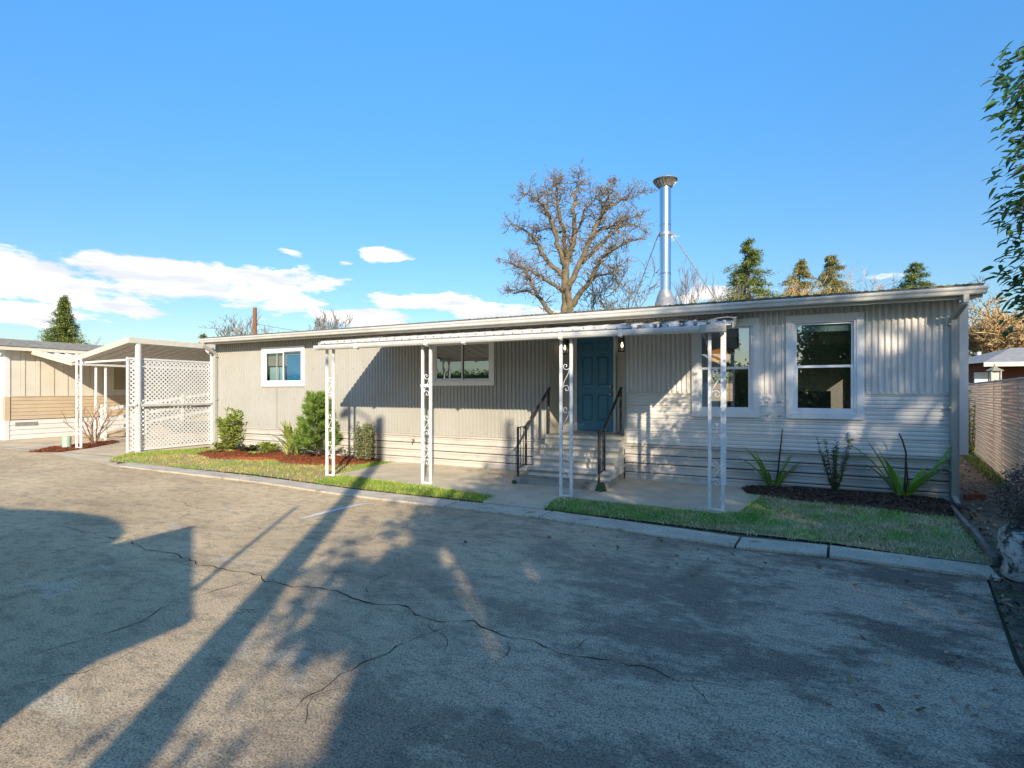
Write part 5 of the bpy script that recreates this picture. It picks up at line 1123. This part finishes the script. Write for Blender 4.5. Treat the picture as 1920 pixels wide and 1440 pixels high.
# rusty pole with a wire
pb = D(478, 577, 38); rp_ = thing('rusty_pole', 'rust brown pole top above the left roof with a thin wire', 'pole', (pb.x, pb.y, 0))
obj('pole', MB().tube([(pb.x, pb.y, 0), tuple(pb)], [0.17, 0.14], 10), mat('rusty_brown', (0.24, 0.10, 0.05), (0.18, 0.08, 0.04), 6, 0.9), rp_)
w_ = [pb.lerp(Vector((pb.x + 14, pb.y + 3, pb.z - 1.6)), i / 10) - Vector((0, 0, 1.2 + 1.2 * (i / 10) * (1 - i / 10))) for i in range(11)]
obj('wire', MB().tube(w_, 0.012, 4), m_black, rp_)

# bare multi-stem shrub at the left
def bare_shrub(px, py, h, label):
    b = G(px, py); t = thing('bare_shrub', label, 'shrub', tuple(b)); rng = random.Random(5); mb = MB()
    for k in range(11):
        a = rng.uniform(0, 6.28); d = Vector((math.cos(a) * 0.45, math.sin(a) * 0.45, 1)).normalized(); grow(mb, b + Vector((math.cos(a) * .05, math.sin(a) * .05, 0)), d, h * 0.5, 0.022, 3, rng, 0.38, 0.30, None, 4, (2, 2), 0.62, 0.006, 5)
    obj('branches', mb, mat('brown_shrub_wood', (0.26, 0.15, 0.09), (0.20, 0.12, 0.08), 5, 0.9), t)
bare_shrub(177, 832, 1.35, 'leafless reddish brown shrub in front of the neighbouring home')

# ------------------------------------------------------------------ right side: fence, planter, hedge, far house
FA, FB = Vector((3.28, -1.2, 0)), Vector((6.7, 14.5, 0)); fd = (FB - FA); FL = fd.length; fd.normalize(); fs_ = Vector((fd.y, -fd.x, 0))
fence = thing('chain_link_fence', 'chain link fence with pinkish privacy slats along the right side yard', 'fence', tuple(FA.lerp(FB, .5)))
m_slat = mat('pink_privacy_slat', (0.88, 0.70, 0.52), (0.80, 0.63, 0.46), 3, 0.6, island=0.12, trans=0.5); m_wire = mat('fence_wire', (0.34, 0.29, 0.27), None, rough=0.5, metal=0.2)
FH = 1.84; mb = MB(); s = 0.0
while s < FL:
    p = FA + fd * s; a = p - fd * 0.026; c = p + fd * 0.026; o_ = fs_ * (0.006 if int(s / 0.057) % 2 else -0.004)
    mb.add([a + o_ + Vector((0, 0, .05)), c + o_ + Vector((0, 0, .05)), c + o_ + Vector((0, 0, FH - .03)), a + o_ + Vector((0, 0, FH - .03))], [(0, 1, 2, 3)]); s += 0.057
obj('privacy_slats', mb, m_slat, fence, kind='stuff')
mb = MB(); s = 0.0; zstep = 0.11
vs, fcs = [], []
s = -FH
while s < FL:
    for sg in (1, -1):
        t0 = max(0, -s); t1 = min(FH, FL - s)
        if t1 > t0:
            o_ = -fs_ * (0.009 + 0.004 * sg); A_ = FA + fd * (s + t0) + Vector((0, 0, t0 if sg > 0 else FH - t0)) + o_; B_ = FA + fd * (s + t1) + Vector((0, 0, t1 if sg > 0 else FH - t1)) + o_
            mb.tube([A_, B_], 0.0035, 3, cap=False)
    s += zstep
obj('chain_mesh', mb, m_wire, fence, kind='stuff')
k = 0.0
while k < FL: p = FA + fd * k + fs_ * 0.03; obj('fence_post', MB().tube([p, p + Vector((0, 0, FH + .03))], 0.03, 10), m_wire, fence); k += 2.6
obj('top_rail', MB().tube([FA + fs_ * 0.02 + Vector((0, 0, FH)), FB + fs_ * 0.02 + Vector((0, 0, FH))], 0.022, 8), m_wire, fence)

# wood edging, brick row, white stump wall, timber, purple hedge
e0, e1 = G(1783, 957), G(1866, 1061); ed = thing('edging_board', 'grey weathered wooden edging board at the right end of the lawn', 'edging', tuple(e0.lerp(e1, .5)))
m_oldwood = mat('weathered_wood', (0.26, 0.22, 0.17), (0.16, 0.13, 0.10), 8, 0.9, 0.4, 50, stretch=(1, .3, 1))
em = e0.lerp(e1, 0.52); obj('board', MB().bar(e0 + Vector((0, 0, .04)), em + Vector((0, 0, .045)), 0.045, 0.09), m_oldwood, ed, bevel=.006); obj('board', MB().bar(em + Vector((.02, -.005, .035)), e1 + Vector((0, 0, .04)), 0.045, 0.09), m_oldwood, ed, bevel=.006)
bp0 = G(1808, 934); br = thing('brick_row', 'short row of red bricks on edge beside the home corner', 'bricks', tuple(bp0))
m_brick = mat('red_brick', (0.30, 0.10, 0.06), (0.22, 0.075, 0.045), 14, 0.9, 0.4, 80)
for i in range(8):
    q = G(1811 + 5.0 * i, 936 - 0.2 * i); obj('brick', MB().box(q.x - 0.017, q.y - 0.05, 0, q.x + 0.013, q.y + 0.06, 0.075 + random.uniform(-.006, .006)), m_brick, br, bevel=.004)
def lump(name, c, rad, m, parent, seed, amp=.18, n=12, rings=9, z0=0.0, sq=0.5):
    rng = random.Random(seed); mb = MB(); c = Vector(c); vs = []
    for i in range(rings + 1):
        th = math.pi * i / rings
        for k in range(n):
            a = 2 * math.pi * k / n; sx = abs(math.sin(th)) ** sq * math.copysign(1, math.sin(th) + 1e-9); q = 1 + rng.uniform(-amp, amp) * (0 < i < rings)
            ca_, sa_ = math.copysign(abs(math.cos(a)) ** .7, math.cos(a)), math.copysign(abs(math.sin(a)) ** .7, math.sin(a))
            cz = math.copysign(abs(math.cos(th)) ** .6, math.cos(th))
            vs.append((c.x + rad[0] * sx * ca_ * q, c.y + rad[1] * sx * sa_ * q, max(z0, c.z + rad[2] * cz)))
    fs = [(i * n + k, (i + 1) * n + k, (i + 1) * n + (k + 1) % n, i * n + (k + 1) % n) for i in range(rings) for k in range(n)]
    mb.add(vs, fs); return obj(name, mb, m, parent, smooth=True)
m_whstone = mat('peeling_white_stone', (0.56, 0.55, 0.50), (0.30, 0.28, 0.24), 7, 0.9, 0.7, 40, spots=[((0.05, 0.055, 0.035), 7, 0.47, 0.56), ((0.30, 0.25, 0.18), 16, .55, .62)])
pl = thing('planter_wall', 'mossy peeling white stone planter wall at the right edge', 'planter', (2.25, -3.55, 0))
lump('white_stone', (2.14, -3.50, 0.18), (0.13, 0.13, 0.24), m_whstone, pl, 4, .2); lump('white_stone', (2.44, -3.42, 0.2), (0.22, 0.18, 0.24), m_whstone, pl, 5, .2); lump('white_stone', (2.35, -2.95, 0.15), (0.14, 0.30, 0.2), m_whstone, pl, 6, .12)
obj('timber', MB().box(2.16, -3.98, 0, 2.9, -3.74, 0.27), mat('brown_timber', (0.20, 0.14, 0.09), (0.13, 0.095, 0.065), 6, 0.9, 0.4, 60, stretch=(.3, 2, 2)), pl, bevel=.01)
hd = thing('purple_hedge', 'clipped purple leaved shrub on top of the white planter wall', 'shrub', (2.45, -3.1, 0.3))
n = 5200; c = RNG.normal(0, 1, (n, 3)); c /= np.linalg.norm(c, axis=1, keepdims=True); c *= RNG.uniform(.55, 1.03, n)[:, None] ; c = c * np.array([.42, .62, .36]) + np.array([2.50, -3.15, .64])
m_purple = mat('purple_small_leaf', (0.13, 0.075, 0.08), (0.20, 0.17, 0.11), 9, 0.6, island=0.6, trans=.15)
obj('foliage', leafset(c, runit(n, .4), runit(n), RNG.uniform(.02, .05, n), .018), m_purple, hd, kind='stuff')
mb = MB(); rng = random.Random(9)
for k in range(26): a = rng.uniform(0, 6.28); grow(mb, Vector((2.5 + rng.uniform(-.15, .15), -3.15 + rng.uniform(-.25, .25), .25)), Vector((math.cos(a) * .7, math.sin(a) * .8, 1)), .28, .008, 2, rng, .5, .2, None, 3, (2, 3), .7, .003, 4)
obj('stems', mb, m_stalk, hd)

# house behind the fence
hs = thing('brown_house', 'low red brown house with a grey roof behind the slatted fence', 'house', tuple(D(1880, 733, 27) * 1.0)); 
hb = D(1833, 733, 26); he = hb + Vector((9.0, 1.0, 0)); hx = (he - hb).normalized(); hy = Vector((-hx.y, hx.x, 0))
m_hred = mat('red_brown_siding', (0.22, 0.075, 0.045), (0.18, 0.06, 0.04), 3, 0.8); m_hroof = mat('grey_roof', (0.33, 0.31, 0.30), (0.24, 0.23, 0.22), 4, 0.9)
def hp(a, b_, z): q = hb + hx * a + hy * b_; return (q.x, q.y, z)
def hbox(a0, b0, z0, a1, b1, z1): return MB().add([hp(a0, b0, z0), hp(a1, b0, z0), hp(a1, b1, z0), hp(a0, b1, z0), hp(a0, b0, z1), hp(a1, b0, z1), hp(a1, b1, z1), hp(a0, b1, z1)], [(0, 3, 2, 1), (4, 5, 6, 7), (0, 1, 5, 4), (1, 2, 6, 5), (2, 3, 7, 6), (3, 0, 4, 7)])
obj('wall', hbox(0.3, 0, 0, 9, 6, 3.05), m_hred, hs)
obj('roof', MB().add([hp(-.3, -1.2, 3.05), hp(9.4, -1.2, 3.05), hp(9.4, 2.6, 4.0), hp(2.6, 2.6, 4.0), hp(-.3, 6.4, 3.05), hp(9.4, 6.4, 3.05)], [(0, 1, 2, 3), (0, 3, 4), (3, 2, 5, 4)]), m_hroof, hs)
obj('fascia', hbox(-.3, -1.25, 2.85, 9.4, -1.2, 3.06), m_cream, hs)
for a in (1.55, 4.4, 7.2): obj('porch_post', hbox(a, -1.15, 0, a + .2, -.95, 2.85), mat('blue_grey_post', (0.30, 0.34, 0.38)), hs)
wn = obj('window', hbox(2.0, -0.06, 1.9, 3.9, 0.002, 2.75), m_white, hs); obj('pane', hbox(2.12, -0.08, 2.0, 3.78, -0.062, 2.65), mat('dark_teal_pane', (0.06, 0.12, 0.13), None, rough=0.1), wn)
wn = obj('door_surround', hbox(-0.15, -0.06, 0, 0.7, 0.0, 2.6), m_white, hs)
bf = thing('board_fence', 'tan board fence seen over the slatted fence', 'fence', hp(4, -4, 0))
for i in range(26): a = 0.9 + i * .34; obj('fence_board', hbox(a, -4.0, 0, a + .325, -3.97, 2.05 + 0.01 * (i % 3)), mat('tan_board', (0.46, 0.33, 0.2), (0.38, 0.27, 0.17), 3, .8) if i == 0 else bpy.data.materials['tan_board'], bf)
yf = thing('yard_fence', 'tan board fence in the back yard seen through the tall window', 'fence', (-1.5, 14, 0))
for i in range(40): obj('fence_board', MB().box(-5 + i * .16, 14, 0, -5 + i * .16 + .145, 14.02, 1.95 + .01 * (i % 3)), bpy.data.materials['tan_board'], yf)
obj('rail', MB().box(-5, 13.96, 1.7, 1.4, 13.998, 1.8), bpy.data.materials['tan_board'], yf)
lp = thing('lantern_post', 'small lantern with a coppery roof on a post behind the slatted fence', 'lantern', tuple(G(1865, 850)))
q = D(1865, 700, 17); lpm = MB().tube([(q.x, q.y, 0), (q.x, q.y, 1.95)], .05, 8); obj('post', lpm, m_oldwood, lp)
lt = MB()
for sx in (-.12, .12):
    for sy in (-.12, .12): lt.box(q.x + sx - .015, q.y + sy - .015, 1.95, q.x + sx + .015, q.y + sy + .015, 2.32)
lt.box(q.x - .14, q.y - .14, 1.93, q.x + .14, q.y + .14, 1.96); lf_ = obj('lantern_frame', lt, m_galv, lp)
obj('lantern_pane', MB().box(q.x - .10, q.y - .10, 1.96, q.x + .10, q.y + .10, 2.31), mat('frosted_pane', (0.45, 0.48, 0.42)), lf_)
obj('lantern_roof', MB().lathe((q.x, q.y, 2.32), [(.24, 0), (.24, .02), (.10, .10), (.03, .16), (.02, .24), (.001, .25)], 6), mat('copper_patina', (0.36, 0.24, 0.13), (0.22, 0.28, 0.24), 6, .6), lp)
q = D(1835, 660, 30); cpipe = thing('vent_pipe', 'pale vent pipe standing behind the red brown house', 'pipe', (q.x, q.y, 0)); obj('pipe', MB().tube([(q.x, q.y, 0), (q.x, q.y, q.z)], .12, 8), m_white, cpipe)
# ivy tuft by fence end
twig_shrub(1819, 856, 722, 12, m_mid, .10, .06, 'climbing leafy growth at the far end of the slatted fence', n_leaf=30, spread=.35, z0=0.0)

# evergreen tree at the right edge: long drooping glossy leaves, trunk just outside the picture
m_laurel = mat('laurel_leaf', (0.05, 0.15, 0.05), (0.14, 0.22, 0.05), 7, 0.35, spec=.5, island=.6, trans=.35, spots=[((.30, .13, .06), 30, .70, .74)])
def laurel():
    rng = random.Random(31); b = Vector((2.75, -4.75, 0)); t = thing('laurel_tree', 'tall glossy leaved evergreen hanging in at the right edge', 'tree', tuple(b)); tr = MB(); tips = []
    tr.tube([b, b + Vector((-.05, .1, 1.2)), b + Vector((.03, .05, 2.6)), b + Vector((.0, .1, 4.4)), b + Vector((.05, .0, 5.6))], [.10, .085, .07, .04, .015], 8)
    for i in range(46):
        z = rng.uniform(2.05, 5.5); a = rng.uniform(0, 6.28); L_ = rng.uniform(.45, .92) * np.interp(z, [2, 3, 5.6], [0.8, 1, .45]); 
        d = Vector((math.cos(a), math.sin(a), .45)); grow(tr, b + Vector((0, .05, z)), d, L_ * .62, .016, 2, rng, .5, .10, tips, 4, (2, 3), .62, .004, 4)
    # branches that reach into the picture
    for (px, py) in [(1885, 125), (1868, 215), (1890, 300), (1862, 375), (1858, 405), (1895, 440), (1885, 490), (1880, 540), (1893, 585), (1905, 250), (1900, 170), (1878, 190), (1905, 140), (1908, 200), (1900, 230), (1905, 320), (1895, 350), (1905, 400), (1910, 460), (1905, 520), (1908, 575), (1885, 265), (1890, 415), (1900, 555), (1910, 120)]:
        e = D(px + 8, py - 6, 3.35 + rng.uniform(-.25, .3)); s0 = b + Vector((0, .05, min(5.3, e.z + rng.uniform(-.35, .1)))); m1 = s0.lerp(e, .5) + Vector((0, 0, .06)); tr.tube([s0, m1, e], [.014, .009, .004], 5)
        for q in np.linspace(.35, 1, 9): tips.append((s0.lerp(e, q) + Vector((rng.gauss(0, .05), rng.gauss(0, .05), rng.gauss(0, .05))), (e - s0).normalized()))
    base, dr = [], []
    for p, d in tips:
        for k in range(13): base.append(list(p + Vector((rng.gauss(0, .05), rng.gauss(0, .05), rng.gauss(0, .05))))); v = d * 0.7 + Vector((rng.gauss(0, .55), rng.gauss(0, .55), rng.gauss(-.15, .4))); dr.append(list(v))
    base = np.array(base); dr = np.array(dr); rel = base - np.array(CAM); zc = -rel[:, 0] * sa + rel[:, 1] * ca; uu = (rel[:, 0] * ca + rel[:, 1] * sa) / zc * F + 960
    keep = (uu > 1872 - RNG.uniform(0, 12, len(base))) | (rel[:, 1] < 1.5)     # leaves left of a set view column are cut to narrow the crown
    base, dr = base[keep], dr[keep]; n = len(base)
    obj('trunk', tr, m_stalk, t); obj('crown', leafset6(base, np.array(dr), np.tile([0, 0, 1.], (n, 1)) + RNG.normal(0, .35, (n, 3)), RNG.uniform(.045, .10, n), RNG.uniform(.018, .036, n), .3), m_laurel, t)
laurel()

# ------------------------------------------------------------------ across the road, behind the camera: what casts the shade
SX, SZ = 0.66, 0.535                                 # sideways and upward travel per metre towards the sun
HOLES = []
for px, py, rr_ in [(1232, 798, .30), (1215, 760, .17), (1262, 735, .20), (1312, 705, .17), (1240, 858, .16), (1186, 830, .13), (1205, 858, .12), (1290, 760, .13), (1700, 572, .16), (1716, 600, .10), (1665, 640, .08), (1606, 812, .12), (1645, 820, .10), (1745, 765, .12), (1725, 785, .10), (1440, 726, .09), (1390, 640, .08), (1560, 610, .08), (1785, 690, .07), (1500, 700, .08), (1480, 880, .09), (1720, 860, .10), (1680, 880, .08)]:
    q = P(px, py, -.02); HOLES.append((q.x + SX * (q.y + 14), q.z + SZ * (q.y + 14), rr_))
for px, py, rr_ in [(885, 1105, .17), (915, 1150, .15), (905, 1190, .10), (700, 1030, .12), (760, 1010, .10), (600, 1310, .18), (840, 1040, .12), (520, 1330, .16), (980, 1070, .10), (1150, 1180, .10)]:
    q = G(px, py); HOLES.append((q.x + SX * (q.y + 14), q.z + SZ * (q.y + 14), rr_))
def shade_tree(bx, by, label, clump_list, seed):
    rng = random.Random(seed); b = Vector((bx, by, 0)); t = thing('shade_tree', label, 'tree', (bx, by, 0), 'broadleaf evergreens across the road'); tr = MB()
    tr.tube([b, b + Vector((0, 0, 2)), b + Vector((.2, 0, 5)), b + Vector((.1, .1, 9))], [.32, .26, .18, .06], 10)
    base, dr, nn = [], [], []
    for c in clump_list:
        tr.tube([b + Vector((0.1, 0, max(1.8, c.z * .6))), b.lerp(c, .6) + Vector((0, 0, c.z * .25)), c], [.05, .03, .01], 4, cap=False)
        n = 95 if c.z < 6 else 66; q = RNG.normal(0, 0.32, (n, 3)) + np.array(c); base.append(q)
    base = np.vstack(base); xp = base[:, 0] + SX * (base[:, 1] + 14); zp = base[:, 2] + SZ * (base[:, 1] + 14); keep = np.ones(len(base), bool)
    for hx_, hz_, hr_ in HOLES: keep &= (xp - hx_) ** 2 + (zp - hz_) ** 2 > (hr_ + .10) ** 2
    base = base[keep]; n = len(base)
    obj('trunk', tr, m_bark, t); obj('crown', leafset(base, runit(n), runit(n), RNG.uniform(.13, .22, n), RNG.uniform(.07, .11, n), .2), m_leafdark, t)
clA, clB = [], []; rng = random.Random(77)
while len(clA) + len(clB) < 980:
    x_, z_ = rng.uniform(1.2, 14.8), rng.uniform(2.6, 11.8)       # where the clump's shade falls, seen along the sun in the plane y = -14
    xl = np.interp(z_, [2.6, 3.5, 4.4, 5.9, 9.25, 10.6, 11.6], [2.3, 2.2, 2.3, 3.05, 6.6, 8.0, 9.8]) + 0.2 * math.sin(z_ * 2.3) + .02
    top = 11.5 - 0.03 * (x_ - 11.5) ** 2
    if x_ < xl + .15 or z_ > top - .25: continue
    if z_ > 6.2 and rng.random() < 0.5: continue
    y_ = rng.uniform(-17.2, -12.2); d = -(y_ + 14); c = Vector((x_ + SX * d, y_, z_ + SZ * d))
    if c.z < 1.6: continue
    (clA if c.x < 7.2 else clB).append(c)
for k in range(90):                                             # the low fringe of the crown over the road
    z_ = rng.uniform(2.7, 5.6); x_ = np.interp(z_, [2.7, 3.5, 4.4, 5.6], [2.25, 2.2, 2.35, 3.1]) + rng.uniform(0.1, 1.5)
    y_ = rng.uniform(-16, -12.4); d = -(y_ + 14); c = Vector((x_ + SX * d, y_, z_ + SZ * d))
    if c.z > 1.5: clA.append(c)
shade_tree(5.2, -15.0, 'dense evergreen across the road behind the camera, nearer one', clA, 1); shade_tree(10.6, -14.8, 'dense evergreen across the road behind the camera, right one', clB, 2)
hg = thing('added_hedge', 'hedge added across the road to darken the window reflections', 'hedge', (9.0, -20.0, 0))  # added unseen hedge, blocks the bright horizon in the window reflections
n = 52000; c = np.c_[RNG.uniform(-38, 22, n), -20 + RNG.normal(0, .35, n), RNG.uniform(0, 3.0, n) + RNG.normal(0, .12, n)]
obj('foliage', leafset(c, runit(n), runit(n), RNG.uniform(.15, .26, n), RNG.uniform(.08, .14, n), .2), m_leafdark, hg, kind='stuff')
obj('core', MB().box(-38, -20.3, 0, 22, -20.1, 2.8), m_bark, hg)
sp = thing('street_lamp', 'wooden street lamp pole with a short arm across the road', 'street lamp', (1.03, -13.5, 0))
TOP = 8.22; obj('pole', MB().tube([(1.03, -13.5, 0), (1.03, -13.5, TOP)], [.15, .11], 12), m_oldwood, sp)
obj('arm', MB().tube([(1.03, -13.5, TOP - .5), (0.7, -13.5, TOP + .0), (0.3, -13.5, TOP + .18), (0.05, -13.5, TOP + .16)], .03, 8), m_galv, sp)
obj('lamp_head', MB().lathe((0.0, -13.5, TOP + .05), [(.17, 0), (.19, .05), (.10, .13), (.04, .2)], 12), m_galv, sp)
# camper and shed
cm = thing('camper_trailer', 'white camper trailer with a rounded rear parked across the road', 'camper', (-5.5, -13, 0))
prof = [(-8.6, .5), (-2.55, .5), (-2.40, .9), (-2.36, 2.6), (-2.44, 3.02), (-2.62, 3.22), (-3.0, 3.34), (-3.5, 3.40), (-4.4, 3.36), (-5.4, 3.22), (-7.5, 3.15), (-8.6, 3.0)]
mb = MB(); n = len(prof); mb.add([(x, -12.0, z) for x, z in prof] + [(x, -14.2, z) for x, z in prof], [tuple(range(n)), tuple(range(2 * n - 1, n - 1, -1))] + [(i, n + i, n + (i + 1) % n, (i + 1) % n) for i in range(n)]); obj('body', mb, m_white, cm)
for x in (-6.3, -5.5): obj('wheel', MB().tube([(x, -11.95, .36), (x, -12.2, .36)], .36, 18), m_black, cm)
obj('window', MB().box(-4.6, -11.99, 1.6, -3.4, -11.97, 2.3), mat('dark_window', (.02, .025, .03), None, rough=.08), cm); obj('skirt', MB().box(-8.4, -12.06, 0.0, -2.6, -12.03, .5), m_galv, cm)
sd = thing('garden_shed', 'tan garden shed with a steep sloping roof across the road', 'shed', (-1.4, -12.8, 0))
sp_ = [(-2.40, 0), (-.86, 0), (-.84, 2.10), (-.74, 2.45), (-1.95, 3.22), (-2.40, 3.10)]
n = len(sp_); mb = MB(); mb.add([(x, -12.0, z) for x, z in sp_] + [(x, -13.6, z) for x, z in sp_], [tuple(range(n)), tuple(range(2 * n - 1, n - 1, -1))] + [(i, n + i, n + (i + 1) % n, (i + 1) % n) for i in range(n)]); obj('wall', mb, m_ntan, sd)
obj('roof', MB().bar((-.50, -12.8, 2.53), (-1.98, -12.8, 3.40), 1.9, .06), m_shingle, sd); obj('door', MB().box(-1.9, -11.99, .1, -1.1, -11.96, 2.0), m_white, sd)
obj('vent_mast', MB().tube([(-.57, -12.2, 2.5), (-.57, -12.2, 4.3)], .026, 8), m_galv, sd)

lv_pts = np.vstack([sample(lawnR, 60), sample(XY((1100, 990), (1860, 1100), (1840, 1180), (1200, 1090)), 40), sample(XY((1840, 1095), (1700, 1080), (1500, 1300), (1560, 1360), (1900, 1360)), 60), sample(XY((900, 950), (1380, 1010), (1300, 1080), (800, 1010)), 25)])
obj('fallen_leaves', chips(lv_pts, np.where(np.arange(len(lv_pts)) < 60, .04, .004), 0.055), m_litter, None, kind='stuff', label='few scattered dry leaves on the right lawn and asphalt')
